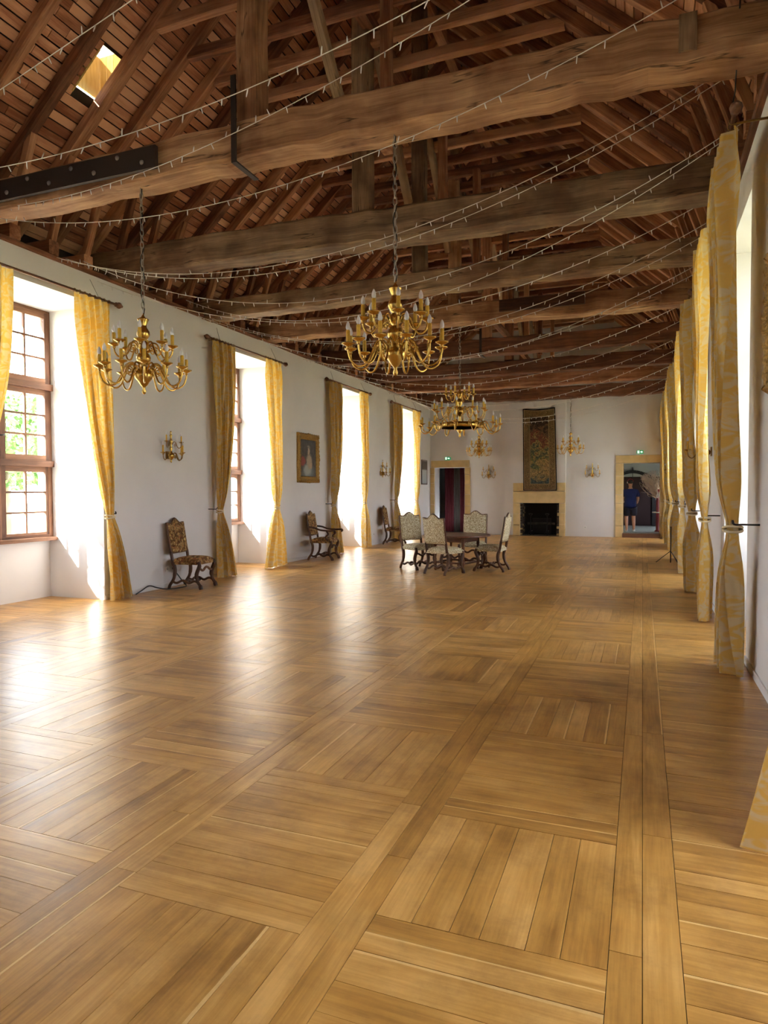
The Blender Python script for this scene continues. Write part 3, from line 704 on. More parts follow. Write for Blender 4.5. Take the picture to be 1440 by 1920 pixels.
def chain(t, z0, z1, mat='chain_steel'):
    mb = MB(); z = z0; k = 0
    while z < z1-.02:
        pts = []
        for q in range(10):
            a = 2*PI*q/10; u, w_ = .016*math.cos(a), .028*math.sin(a)+(.008 if math.sin(a) > 0 else -.008)
            pts.append((u, 0, z+.03+w_) if k % 2 else (0, u, z+.03+w_))
        mb.tube(pts, .0052, 5, closed=True); z += .058; k += 1
    mb.build('chain', mat, t)
    MB().tube([(.014*math.sin(q*1.1), .014*math.cos(q*.9), z0+(z1-z0)*q/24) for q in range(25)], .005, 5).build('flex', 'black_cable', t)
BAL = [(.001, -.03), (.014, -.022), (.022, .0), (.012, .03), (.018, .05), (.034, .066), (.05, .095), (.082, .135), (.088, .165), (.085, .19), (.06, .225), (.032, .245), (.027, .27), (.05, .295), (.066, .325), (.068, .35), (.05, .39), (.03, .405),
       (.026, .42), (.044, .44), (.054, .465), (.05, .49), (.036, .51), (.026, .525), (.044, .55), (.062, .585), (.058, .62), (.034, .66), (.032, .685), (.052, .735), (.056, .745), (.020, .765), (.008, .79), (.012, .80), (.002, .81)]
def chandelier(label, loc, ztop, n1=12, n2=8, sc=1.0, suf='', a0=0.1):
    t = thing('chandelier', label, 'chandelier', loc, a0, group='brass chandeliers'); t.scale = (sc,)*3
    MB().lathe([(r*1.0, z*.94) for r, z in BAL], 24, flute=.018).build('baluster', 'brass'+('_dark' if suf else ''), t)
    for k in range(n1): light_arm(t, 'lo'+suf, .40, .18, 2*PI*k/n1)
    for k in range(n2): light_arm(t, 'up'+suf, .27, .405, 2*PI*(k+.5)/n2)
    chain(t, .75, (ztop-loc[2])/sc)
    return t
chandelier('brass two-tier chandelier hanging in front of the left wall between two windows', (-4.56, 5.31, 2.48), ZT, a0=.2)
chandelier('large gold two-tier chandelier hanging nearest in the centre of the hall', (-1.94, 5.31, 2.49), ZT, a0=.05)
chandelier('small far brass chandelier hanging just below the three-tier one', (-5.05, 21.85, 2.60), ZT, 10, 8, .98, '', .3)
chandelier('small far brass chandelier hanging to the right of the tapestry', (-2.12, 21.85, 2.60), ZT, 8, 6, .98, '', .15)
t = thing('chandelier', 'three-tier brass chandelier with a wide ring hanging above the round table', 'chandelier', (-3.08, 11.8, 2.46), .13, group='brass chandeliers')
MB().lathe([(.001, 0), (.012, .004), (.022, .03), (.012, .06), (.03, .09), (.06, .13), (.03, .17), (.02, .20), (.02, .36), (.03, .40), (.07, .44), (.078, .48), (.06, .52), (.03, .54), (.022, .56), (.045, .60), (.05, .64), (.03, .68), (.025, .72), (.045, .745), (.055, .78), (.03, .81), (.014, .86), (.008, .93), (.002, .95)], 20).build('baluster', 'brass', t)
mb = MB(); mb.lathe([(.34, .17), (.365, .165), (.365, .255), (.34, .25), (.34, .17)], 40)
for k in range(4): mb.tube([(0, 0, .21), (.34*math.cos(k*PI/2), .34*math.sin(k*PI/2), .21)], .008, 6)
mb.build('ring', 'brass', t)
for k in range(12): light_arm(t, 'big', .715, .18, 2*PI*k/12)
CMu = {}
def arm_shift(key, src, dr, dz):
    me = CM[src].copy(); 
    for v_ in me.vertices: v_.co.x += dr; v_.co.z += dz
    CM[key] = me
arm_shift('m3', 'lo', .06, .27); arm_shift('t3', 'up', -.02, .33)
for k in range(10): light_arm(t, 'm3', .46, .45, 2*PI*(k+.5)/10)
for k in range(6): light_arm(t, 't3', .25, .735, 2*PI*(k+.3)/6)
chain(t, .93, ZT-2.46)
def sconce(label, loc, rz):
    t = thing('wall_sconce', label, 'sconce', loc, rz, group='brass wall sconces')      # local +X points out of the wall
    MB().lathe([(.001, 0), (.012, .01), (.016, .025), (.008, .04), (.022, .055), (.05, .09), (.055, .115), (.045, .14), (.02, .165), (.014, .19), (.026, .215), (.02, .24), (.012, .28), (.024, .31), (.03, .335), (.016, .37), (.012, .40), (.02, .42), (.02, .435), (.008, .45), (.014, .47), (.012, .49), (.002, .50)], 14).build('stem', 'brass', t, (.07, 0, 0))
    mb = MB().box((.008, 0, .12), (.016, .09, .12)); mb.tube([(.012, 0, .12), (.07, 0, .12)], .012, 6); mb.build('backplate', 'brass_dark', t)
    for a, z in ((-1.45, 0), (0, 0), (1.45, 0), (-1.25, .2), (1.25, .2)):
        ar = link('arm', CM['sc_d'], t, (.07, 0, z)); ar.rotation_euler = (0, 0, a); ar.scale = (.85 if z else 1,)*3
        for nm, dz in (('pan', .02), ('candle', .024), ('bulb', .144)): link({'pan': 'drip_pan'}.get(nm, nm), CM[nm], ar, (.22, 0, .12+dz)).scale = (.8, .8, 1 if nm == 'candle' else .8)
    return t
sconce('brass five-candle wall sconce on the left wall above the nearest chair', (XL, 8.6, 1.95), 0)
sconce('brass wall sconce on the left wall between its two farthest windows', (XL, 17.75, 1.88), 0)
sconce('brass wall sconce on the far wall left of the fireplace', (-4.86, YF, 1.88), -PI/2)
sconce('brass wall sconce on the far wall right of the fireplace', (-1.5, YF, 1.88), -PI/2)
sconce('brass wall sconce on the right wall between its two nearest curtained windows', (XR, 9.75, 1.88), PI)
sconce('brass wall sconce on the right wall near the far doorway', (XR, 19.2, 1.88), PI)

# ------------------------------------------------------------------ chairs and table
def arch(u): # camel-back crest 0..1
    a = abs(u); return .075*(math.cos(PI*a/.62)*.5+.5 if a < .62 else 0)+.012*(a > .62)*(a-.62)/.38
def chair(label, loc, rz, fabric, arms=False, h=1.08):
    """faces local -Y"""
    t = thing('armchair' if arms else 'dining_chair', label, 'chair', loc, rz, group='high-backed sheep-bone chairs')
    W, D, SH = (.27 if arms else .245), .235, .45
    def seat(u, v):
        x = (u*2-1); y = (v*2-1); r = 1.0; wx = W*(1.06-.06*(y))
        px, py = wx*math.copysign(min(1, abs(x)), x), D*y
        top = (1-abs(x)**4)*(1-abs(y)**4)
        return V((px, py, SH-.035+.075*top**.5))
    mb = MB(); mb.grid(seat, 14, 14, gcf=lambda u, v: (u*.5, v*.5, 0))
    b = len(mb.v)
    mb.box((0, 0, SH-.05), (2*W*1.0, 2*D, .05)); mb.build('seat', fabric, t)
    tilt = .16
    def bk(sgn, th):
        def f(u, v):
            x = u*2-1; ztop = 1.0+arch(x)*1.05; z = .55+(ztop-.55)*v; puff = (1-abs(x)**6)*(1-abs(v*2-1)**6)
            y = D-.01+(z-SH)*tilt+sgn*(th+.022*puff)
            return V((x*(W-.01), y, z*h/1.08))
        return f
    gf = lambda u, v: (u*.5, v*.5+3, 0)
    mb = MB(); mb.grid(bk(-1, .02), 14, 12, gcf=gf); mb.grid(bk(1, .018), 14, 12, gcf=lambda u, v: (u*.5+7, v*.5+3, 0))
    # side strips between the two faces
    n = 15; 
    def idx(base, i, j): return base+j*15+i
    B2 = 15*13
    for j in range(12):
        for i in (0, 14): mb.face([idx(0, i, j), idx(0, i, j+1), idx(B2, i, j+1), idx(B2, i, j)])
    for i in range(14):
        for j in (0, 12): mb.face([idx(0, i, j), idx(0, i+1, j), idx(B2, i+1, j), idx(B2, i, j)])
    mb.build('backrest', fabric, t)
    # wooden edge of the back
    path = []
    fa, fb = bk(0, 0), None
    for j in range(0, 13): path.append(fa(0, j/12))
    for i in range(1, 15): path.append(fa(i/14, 1))
    for j in range(11, -1, -1): path.append(fa(1, j/12))
    mb = MB(); mb.tube(path, .016, 6)
    mb.tube([fa(0, 0), fa(.5, 0), fa(1, 0)], .014, 6); mb.build('back_frame', 'chair_wood', t)
    for sx in (-1, 1):
        x = sx*(W-.015)
        # rear leg: S down from the back
        p = cr([(x, D-.01+(.56-SH)*tilt, .57), (x, D-.015, SH-.02), (x, D-.055, .30), (x, D-.035, .16), (x, D+.035, .05), (x, D+.05, .0)], 5)
        MB().tube(p, [.024]*6+[.030]*8+[.025]*7+[.025]*5, 8).build('leg', 'chair_wood', t)
        p = cr([(x, -D+.02, SH-.03), (x, -D-.005, .36), (x, -D+.045, .23), (x, -D+.03, .12), (x, -D-.015, .05), (x, -D-.03, .0)], 5)
        MB().tube(p, [.027]*5+[.032]*8+[.024]*7+[.033]*6, 8).build('leg', 'chair_wood', t)
    def wavy(a, b, amp, ax=2, r=.019):
        a, b = V(a), V(b); pts = []
        for q in range(25):
            u = q/24; p = a.lerp(b, u); p[2] += amp*math.sin(u*4*PI)*(1)+amp*.8*math.exp(-((u-.5)/.12)**2); pts.append(p)
        return MB().tube(pts, r, 7)
    wavy((-W+.01, -D+.03, .29), (W-.01, -D+.03, .29), .022).build('front_stretcher', 'chair_wood', t)
    for sx in (-1, 1): wavy((sx*(W-.02), -D+.03, .105), (sx*(W-.02), D-.02, .105), .018).build('side_stretcher', 'chair_wood', t)
    wavy((-W+.02, 0, .11), (W-.02, 0, .11), .022, r=.022).build('cross_stretcher', 'chair_wood', t)
    if arms:
        for sx in (-1, 1):
            x = sx*W
            a = MB().tube(cr([(x, D+.03, .72), (x, D-.1, .705), (x*1.04, 0, .66), (x*1.06, -D+.05, .645), (x*1.06, -D-.07, .65), (x*1.06, -D-.10, .625), (x*1.06, -D-.07, .605)], 5), .02, 8).build('armrest', 'chair_wood', t)
            MB().tube(cr([(x*1.02, -D+.10, .64), (x*1.03, -D+.06, .57), (x*1.0, -D+.12, .50), (x*.98, -D+.06, .41)], 5), .018, 8).build('arm_support', 'chair_wood', a)
    return t
chair('dark tapestry side chair alone against the left wall under a sconce', (-6.58, 8.72, 0), PI/2+.12, 'verdure_dark')
chair('dark tapestry armchair with scrolled wooden arms under the gilt portrait', (-6.52, 13.25, 0), PI/2+.15, 'verdure_dark', True, 1.06)
chair('dark tapestry side chair against the left wall beside the farthest window', (-6.52, 17.75, 0), PI/2+.12, 'verdure_dark')
TCX, TCY = -3.30, 12.42
chair('pale floral chair with its back to the camera at the round table', (-3.34, 11.70, 0), PI-.40, 'floral_pale')
chair('pale floral chair on the left side of the round table', (-4.02, 12.28, 0), PI/2-.62, 'floral_pale')
chair('pale floral chair facing the camera behind the round table', (-3.18, 13.20, 0), .05, 'floral_pale')
chair('pale floral chair seen edge-on at the right side of the round table', (-2.64, 12.45, 0), -PI/2-.05, 'floral_pale')
t = thing('round_table', 'dark round wooden table with turned legs in mid hall', 'table', (TCX, TCY, 0))
MB().lathe([(.60, .635), (.63, .64), (.64, .65), (.635, .663), (.62, .668), (.001, .668)], 40, smooth=False).build('tabletop', 'table_wood', t)
mb = MB()
for k in range(4):
    a0, a1 = PI/4+k*PI/2-.25, PI/4+(k+1)*PI/2-.25; mb.timber((.42*math.cos(a0), .42*math.sin(a0), .585), (.42*math.cos(a1), .42*math.sin(a1), .585), .025, .10)
mb.build('apron', 'table_wood', t)
for k in range(4):
    a = PI/4+k*PI/2-.25
    MB().lathe([(.022, 0), (.03, .02), (.03, .05), (.02, .06), (.024, .10), (.030, .12), (.030, .17), (.018, .18), (.028, .20), (.017, .24), (.026, .30), (.028, .36), (.018, .41), (.026, .43), (.018, .45), (.03, .47), (.03, .60)], 12).build('leg', 'table_wood', t, (.42*math.cos(a), .42*math.sin(a), 0))
mb = MB()
for k in range(4):
    a0, a1 = PI/4+k*PI/2-.25, PI/4+(k+1)*PI/2-.25; mb.timber((.42*math.cos(a0), .42*math.sin(a0), .145), (.42*math.cos(a1), .42*math.sin(a1), .145), .03, .035)
mb.build('stretcher', 'table_wood', t)

# ------------------------------------------------------------------ pictures, tapestry, signs
def portrait_mat():
    mt, nt, b = nmat('portrait_paint'); L = nt.links.new; gc = nd(nt, 'ShaderNodeAttribute', attribute_name='gc')
    col = None; no = nd(nt, 'ShaderNodeTexNoise', i_Scale=9.0, i_Detail=5); L(gc.outputs['Vector'], no.inputs['Vector'])
    r = ramp(nt, [(.3, (.025, .02, .022)), (.7, (.08, .065, .055))]); L(no.outputs[0], r.inputs[0]); col = r.outputs[0]
    nv = nd(nt, 'ShaderNodeVectorMath', operation='MULTIPLY_ADD'); L(no.outputs['Color'], nv.inputs[0]); nv.inputs[1].default_value = (.14, .14, 0); L(gc.outputs['Vector'], nv.inputs[2])
    for (cx, cy, rx, ry_, c, soft) in [(.14, .42, .2, .14, (.22, .035, .03), .2), (.50, .14, .48, .26, (.13, .15, .15), .5), (.45, .18, .30, .20, (.34, .35, .32), .5), (.56, .42, .20, .24, (.36, .28, .19), .35), (.66, .30, .12, .09, (.42, .29, .19), .4), (.53, .69, .085, .11, (.50, .36, .25), .3), (.53, .80, .10, .06, (.24, .20, .17), .4)]:
        mp = nd(nt, 'ShaderNodeMapping', vector_type='POINT'); mp.inputs['Location'].default_value = (-(cx+.07)/rx, -(cy+.07)/ry_, 0); mp.inputs['Scale'].default_value = (1/rx, 1/ry_, 0); L(nv.outputs[0], mp.inputs[0])
        ln = nd(nt, 'ShaderNodeVectorMath', operation='LENGTH'); L(mp.outputs[0], ln.inputs[0])
        mr = nd(nt, 'ShaderNodeMapRange', n1=1.0, n2=1-soft, n3=0.0, n4=1.0); L(ln.outputs['Value'], mr.inputs[0])
        mx = nd(nt, 'ShaderNodeMix', data_type='RGBA'); L(mr.outputs[0], mx.inputs[0]); L(col, mx.inputs[6]); mx.inputs[7].default_value = (*c, 1); col = mx.outputs[2]
    L(col, b.inputs['Base Color']); b.inputs['Roughness'].default_value = .45
portrait_mat()
def engraving_mat():
    mt, nt, b = nmat('print_paper'); L = nt.links.new; gc = nd(nt, 'ShaderNodeAttribute', attribute_name='gc')
    sp = nd(nt, 'ShaderNodeSeparateXYZ'); L(gc.outputs['Vector'], sp.inputs[0]); r = ramp(nt, [(.0, (.55, .58, .60)), (.58, (.62, .64, .64)), (.64, (.17, .15, .13)), (1, (.13, .12, .11))]); L(sp.outputs[1], r.inputs[0]); L(r.outputs[0], b.inputs['Base Color']); b.inputs['Roughness'].default_value = .15
engraving_mat()
def framed(label, loc, rz, w_, h_, fw_, canvas, mat, depth=.06, ornate=True):
    """local +X out of the wall, width along local Y"""
    t = thing('framed_picture', label, 'painting', loc, rz)
    mb = MB(); mb.grid(lambda u, v: V((.022, (u-.5)*(w_-2*fw_+.01), (v-.5)*(h_-2*fw_+.01))), 2, 2, gcf=lambda u, v: (u, v, 0)); mb.box((.010, 0, 0), (.02, w_-fw_, h_-fw_)); mb.build('canvas', canvas, t)
    prof = [(0, 0), (depth*.55, 0), (depth, .22), (depth*.8, .45), (depth*.62, .6), (depth*.75, .8), (depth*.4, 1), (0, 1)]
    for k in range(4):
        L_ = w_ if k % 2 == 0 else h_; mb = MB(); R = Matrix.Rotation(k*PI/2, 3, 'X'); oth = h_ if k % 2 == 0 else w_
        seg = 30 if ornate else 1
        b = len(mb.v)
        for i in range(seg+1):
            q = i/seg
            for j, (dx_, dw) in enumerate(prof):
                wob = (.006*math.sin(q*L_*60+j) + .012*math.exp(-((q-.5)*L_/.09)**2)) if ornate and 0 < j < 7 else 0
                half = L_/2-dw*fw_
                mb.vert(R @ V((dx_+wob, (q*2-1)*half, -(oth/2-dw*fw_+(wob if j < 4 else 0)))), (q*L_, dw*fw_, 0))
        n = len(prof)
        for i in range(seg):
            for j in range(n-1): mb.face([b+i*n+j, b+(i+1)*n+j, b+(i+1)*n+j+1, b+i*n+j+1], True)
        mb.build('frame_rail', mat, t)
    if ornate:
        for sy in (-1, 1):
            for sz in (-1, 1):
                MB().lathe([(.001, 0), (.05, 0), (.045, .02), (.03, .03), (.02, .045), (.001, .05)], 9).build('corner_ornament', mat, t, (.03, sy*(w_/2-fw_*.45), sz*(h_/2-fw_*.45))).rotation_euler = (0, PI/2, 0)
    return t
framed('portrait painting in a carved gilt frame on the left wall above the armchair', (XL, 13.31, 2.23), 0, 1.0, 1.08, .14, 'portrait_paint', 'gilt')
framed('narrow framed print on the left wall beside the far doorway', (XL, 21.82, 2.13), 0, .62, .84, .05, 'print_paper', 'chair_wood', .03, False)
framed('gilt frame edge on the right wall beside the nearest window', (XR, 4.60, 2.62), PI, 1.24, .93, .12, 'portrait_paint', 'gilt', .09)

def tapestry_mat():
    mt, nt, b = nmat('tapestry_weave'); L = nt.links.new; gc = nd(nt, 'ShaderNodeAttribute', attribute_name='gc'); sp = nd(nt, 'ShaderNodeSeparateXYZ'); L(gc.outputs['Vector'], sp.inputs[0])
    vv = nd(nt, 'ShaderNodeVectorMath', operation='MULTIPLY'); L(gc.outputs['Vector'], vv.inputs[0]); vv.inputs[1].default_value = (1.05, 2.7, 1)
    n1 = nd(nt, 'ShaderNodeTexNoise', i_Scale=4.0, i_Detail=6, i_Distortion=1.2); L(vv.outputs[0], n1.inputs['Vector'])
    # scene: bottom blue-green plants, tan meadow, light gap of sky, dark tree with red foliage, dark top
    wb = nd(nt, 'ShaderNodeMath', operation='MULTIPLY_ADD', n1=.8, n2=-.42); L(n1.outputs[0], wb.inputs[0]); ys_ = nd(nt, 'ShaderNodeMath', operation='ADD'); L(wb.outputs[0], ys_.inputs[0]); L(sp.outputs[1], ys_.inputs[1])
    r = ramp(nt, [(.04, (.05, .07, .07)), (.14, (.20, .15, .07)), (.27, (.30, .19, .08)), (.36, (.13, .13, .05)), (.42, (.04, .055, .05)), (.50, (.26, .20, .08)), (.60, (.14, .04, .03)), (.70, (.15, .085, .045)), (.80, (.035, .022, .018)), (.95, (.06, .04, .025))]); L(ys_.outputs[0], r.inputs[0])
    n2 = nd(nt, 'ShaderNodeTexNoise', i_Scale=22.0, i_Detail=4); L(vv.outputs[0], n2.inputs['Vector'])
    r2 = ramp(nt, [(.35, (.45, .45, .5)), (.5, (1, 1, 1)), (.68, (1.6, 1.5, 1.3))]); L(n2.outputs[0], r2.inputs[0])
    mx = nd(nt, 'ShaderNodeMix', data_type='RGBA', blend_type='MULTIPLY'); mx.inputs[0].default_value = 1; L(r.outputs[0], mx.inputs[6]); L(r2.outputs[0], mx.inputs[7])
    # floral border
    n3 = nd(nt, 'ShaderNodeTexNoise', i_Scale=26.0, i_Detail=3, i_Distortion=2.0); L(vv.outputs[0], n3.inputs['Vector'])
    r3 = ramp(nt, [(.36, (.035, .03, .02)), (.46, (.20, .14, .055)), (.54, (.11, .045, .03)), (.62, (.30, .22, .10))]); L(n3.outputs[0], r3.inputs[0])
    # distance to edge in metres
    def edge(sock, size):
        a = nd(nt, 'ShaderNodeMath', operation='MULTIPLY_ADD', n1=-1.0, n2=1.0); L(sock, a.inputs[0]); mn = nd(nt, 'ShaderNodeMath', operation='MINIMUM'); L(sock, mn.inputs[0]); L(a.outputs[0], mn.inputs[1])
        m_ = nd(nt, 'ShaderNodeMath', operation='MULTIPLY', n1=size); L(mn.outputs[0], m_.inputs[0]); return m_.outputs[0]
    mn = nd(nt, 'ShaderNodeMath', operation='MINIMUM'); L(edge(sp.outputs[0], 1.05), mn.inputs[0]); L(edge(sp.outputs[1], 2.7), mn.inputs[1])
    rb = ramp(nt, [(0, (1, 0, 0)), (.026, (0, 0, 0)), (.045, (0, 1, 0)), (.205, (0, 0, 1)), (.23, (0, 0, 0))], 'CONSTANT'); L(mn.outputs[0], rb.inputs[0])
    rl = ramp(nt, [(0, (.012, .010, .012)), (.030, (.36, .24, .13)), (.045, (0, 0, 0)), (.205, (.26, .18, .09)), (.232, (0, 0, 0))], 'CONSTANT'); L(mn.outputs[0], rl.inputs[0])
    isb = nd(nt, 'ShaderNodeMath', operation='LESS_THAN', n1=.205); L(mn.outputs[0], isb.inputs[0])
    m1 = nd(nt, 'ShaderNodeMix', data_type='RGBA'); L(isb.outputs[0], m1.inputs[0]); L(mx.outputs[2], m1.inputs[6]); L(r3.outputs[0], m1.inputs[7])
    ln = nd(nt, 'ShaderNodeMath', operation='LESS_THAN', n1=.045); L(mn.outputs[0], ln.inputs[0])
    l2 = nd(nt, 'ShaderNodeMath', operation='COMPARE', n1=.218, n2=.0135); L(mn.outputs[0], l2.inputs[0]); mxx = nd(nt, 'ShaderNodeMath', operation='MAXIMUM'); L(ln.outputs[0], mxx.inputs[0]); L(l2.outputs[0], mxx.inputs[1])
    m2 = nd(nt, 'ShaderNodeMix', data_type='RGBA'); L(mxx.outputs[0], m2.inputs[0]); L(m1.outputs[2], m2.inputs[6]); L(rl.outputs[0], m2.inputs[7])
    L(m2.outputs[2], b.inputs['Base Color']); b.inputs['Roughness'].default_value = .95; b.inputs['Specular IOR Level'].default_value = .1
tapestry_mat()
t = thing('tapestry', 'tall woven verdure tapestry with dark border above the fireplace', 'tapestry', (-3.18, YF-.14, 1.49))
def tp(off):
    def f(u, v):
        x = (u-.5)*(1.08-.04*v)+.03*v*(-.2); z = 2.70*v-(.05*(1-(2*u-1)**2))*v; 
        return V((x-.0+(.06 if v < 2 else 0)*(1-v)*.8, -.045-off-.012*math.sin(u*9+v*3)*(1-v*.6)-.06*(1-v)**3, z))
    return f
mb = MB(); mb.grid(tp(0), 20, 36, gcf=lambda u, v: (u, v, 0)); mb.build('weave', 'tapestry_weave', t)
MB().grid(tp(-.012), 20, 36).build('lining', 'grey_cloth', t)
MB().tube([(-.53, -.03, 2.70), (0, -.02, 2.66), (.51, -.03, 2.70)], .01, 6).build('hanging_rod', 'iron', t)

def emis(name, c, s):
    mt, nt, b = nmat(name); b.inputs['Base Color'].default_value = (*c, 1); b.inputs['Emission Color'].default_value = (*c, 1); b.inputs['Emission Strength'].default_value = s
emis('sign_green', (.0, .26, .08), .18); emis('sign_white', (.9, 1, .92), .45)
for x, z, lb in ((-6.31, 2.615, 'green emergency exit sign above the left far doorway'), (-.08, 2.69, 'green emergency exit sign above the right far doorway')):
    t = thing('exit_sign', lb, 'sign', (x, YF, z), group='emergency exit signs')
    MB().box((0, -.03, 0), (.19, .06, .095)).build('housing', 'sign_green', t)
    mb = MB()   # running figure and doorway
    q = -.062
    def poly(pts): mb.face([mb.vert((a, q, b)) for a, b in pts])
    poly([(-.075, -.04), (-.02, -.04), (-.02, .038), (-.075, .038)])
    mb.build('door_symbol', 'sign_white', t)
    mb = MB(); q = -.0635
    poly([(-.055, .018), (-.042, .018), (-.038, .028), (-.042, .036), (-.052, .036), (-.057, .028)]); poly([(-.058, -.005), (-.04, -.012), (-.036, .016), (-.055, .016)]); poly([(-.04, -.012), (-.028, -.036), (-.034, -.038), (-.050, -.008)]); poly([(-.058, -.005), (-.07, -.03), (-.064, -.034), (-.048, -.008)]); poly([(-.037, .016), (-.024, .002), (-.028, -.002), (-.04, .008)])
    mb.build('running_figure', 'sign_green', t)
    mb = MB(); q = -.062
    poly([(.01, -.012), (.045, -.012), (.045, -.034), (.082, 0), (.045, .034), (.045, .012), (.01, .012)]); mb.build('arrow', 'sign_white', t)

# ------------------------------------------------------------------ fairy light strings
STR = [  # Yl, zl, Yr, zr, sag
 (3.79, 3.97, 2.76, 4.88, .05), (3.44, 4.19, 3.47, 4.71, .68), (5.39, 4.63, 3.37, 4.61, .46), (5.35, 4.56, 4.35, 4.60, .63), (6.46, 4.44, 5.78, 4.79, .76), (6.6, 4.47, 5.85, 4.77, .80),
 (6.89, 4.53, 6.69, 4.70, .99), (9.02, 4.58, 6.86, 4.73, .88), (7.13, 4.34, 8.03, 4.67, .93), (9.33, 4.40, 9.19, 4.67, .86), (9.6, 4.45, 8.6, 4.62, .85), (13.0, 4.36, 10.19, 4.63, .68), (11.2, 4.4, 10.5, 4.6, .8), (13.2, 4.4, 12.0, 4.6, .75),
 (14.0, 4.4, 13.2, 4.6, .8), (15.5, 4.4, 14.4, 4.55, .8), (17.5, 4.4, 15.6, 4.55, .85), (18.2, 4.35, 17.2, 4.5, .8), (20.0, 4.35, 18.6, 4.45, .85), (21.0, 4.3, 19.8, 4.4, .8)]
ordn = ['first', 'second', 'third', 'fourth', 'fifth', 'sixth', 'seventh', 'eighth', 'ninth', 'tenth', 'eleventh', 'twelfth', 'thirteenth', 'fourteenth', 'fifteenth', 'sixteenth', 'seventeenth', 'eighteenth', 'nineteenth', 'last']
for i, (yl, zl, yr_, zr_, sg) in enumerate(STR):
    t = thing('fairy_light_string', 'white fairy light string sagging across the hall, %s from the camera' % ordn[i], 'string lights', (XL+.07, yl, zl), group='fairy light strings')
    P0, P1 = V((0, 0, 0)), V((XR-.06-XL-.07, yr_-yl, zr_-zl)); N = 60
    P = lambda q: P0.lerp(P1, q)-V((0, 0, 4*sg*q*(1-q)))
    MB().tube([P(q/N) for q in range(N+1)], .0035+.00018*max(0, yl-6), 4, cap=False).build('cable', 'white_cable', t)
    mb = MB(); Ln = 8.2; n = int(Ln/.17); rb = .0045+.0002*max(0, yl-6)
    for k in range(n):
        c = P((k+random.uniform(.3, .7))/n); a = random.uniform(-1, 1); up = 1 if random.random() < .2 else -1
        d = V((math.sin(a)*.5, random.uniform(-.3, .3), up)).normalized(); mb.tube([c, c+d*.026, c+d*.045], [rb, rb, rb*.6], 5)
    mb.build('bulbs', 'bulb_glass', t, kind='stuff')

# ------------------------------------------------------------------ small things
t = thing('power_cord', 'black power cord looping on the floor behind the nearest chair', 'cord', (-6.86, 7.75, 0))
MB().tube(cr([(0, 0, .008), (.02, .10, .05), (.03, .25, .10), (.04, .42, .05), (.08, .60, .008), (.16, .85, .008), (.12, 1.0, .008), (.03, 1.0, .10), (-.06, .93, .27)], 6), .009, 6).build('cable', 'black_cable', t)
MB().lathe([(.012, 0), (.02, .004), (.02, .03), (.008, .05)], 10).build('plug', 'black_cable', t, (-.085, .93, .285)).rotation_euler = (0, PI/2, 0)
for y, z, lb in ((8.55, .29, 'white wall socket behind the nearest chair'), (17.2, .3, 'white wall socket behind the farthest wall chair')):
    t = thing('wall_socket', lb, 'socket', (XL, y, z)); MB().box((.006, 0, 0), (.012, .085, .085)).build('cover', 'white_plastic', t); MB().lathe([(.001, 0), (.022, 0), (.022, .004), (.001, .004)], 14).build('outlet', 'dim_plaster', t, (.0115, 0, 0)).rotation_euler = (0, PI/2, 0)
t = thing('wall_socket', 'small white socket on the far wall right of the fireplace', 'socket', (-1.72, YF, .30)); MB().box((0, -.006, 0), (.085, .012, .085)).build('cover', 'white_plastic', t); MB().box((0, -.0135, 0), (.03, .004, .03)).build('outlet', 'dim_plaster', t)
t = thing('hanging_wire', 'thin black wire hanging from the nearest beam to the right curtain rod', 'wire', (.58, 5.52, 4.22)); MB().tube([(.0, -.5, .75), (.0, -.35, .4), (.01, -.1, .1), (0, 0, .03)], .005, 5).build('cable', 'black_cable', t)
t = thing('metal_stand', 'thin black metal stand behind a far right-hand curtain', 'stand', (.55, 14.9, 0))
MB().tube([(0, 0, .01), (0, 0, .75)], .012, 6).build('pole', 'iron', t)
for k in range(3): MB().tube([(0, 0, .25), (-.28*math.cos(k*2.1), .28*math.sin(k*2.1), .008)], .008, 6).build('leg', 'iron', t)

# ---- beyond the left door: red and grey drapes, chest, candelabra
def drape(name, label, x0, x1, y, mat, z0=.02, z1=2.9, n=4):
    t = thing(name, label, 'curtain', ((x0+x1)/2, y, z0)); ph = random.uniform(0, 6)
    MB().grid(lambda u, v: V(((u-.5)*(x1-x0), .05*math.sin(u*2*PI*n+ph)+.02*math.sin(v*5+u*9), (z1-z0)*v)), 40, 12).build('cloth', mat, t)
drape('door_drape', 'dark red drape on the left inside the left far doorway', -6.70, -6.36, YF+.95, 'red_cloth')
drape('door_drape', 'grey hanging cloth between the red drapes in the left doorway', -6.38, -6.10, YF+1.05, 'grey_cloth', n=3)
drape('door_drape', 'dark red drape on the right inside the left far doorway', -6.12, -5.86, YF+.98, 'red_cloth')
t = thing('chest', 'black wooden chest standing inside the left far doorway', 'chest', (-5.62, YF+1.5, 0)); MB().box((0, 0, .52), (.55, .5, 1.04)).build('body', 'black_wood', t); MB().box((0, 0, 1.06), (.62, .55, .04)).build('lid', 'black_wood', t)
MB().box((0, -.26, .55), (.44, .02, .8)).build('door_panel', 'chair_wood', t)
t = thing('candelabrum', 'black candelabrum standing on the chest in the left doorway', 'candelabrum', (-5.66, YF+1.45, 1.08))
MB().lathe([(.07, 0), (.06, .02), (.015, .05), (.012, .45), (.03, .5), (.012, .55), (.02, .62)], 10).build('stem', 'iron', t)
for s in (-1, 1): MB().tube(cr([(0, 0, .42), (s*.08, 0, .36), (s*.15, 0, .40), (s*.16, 0, .5)], 4), .01, 6).build('arm', 'iron', t)
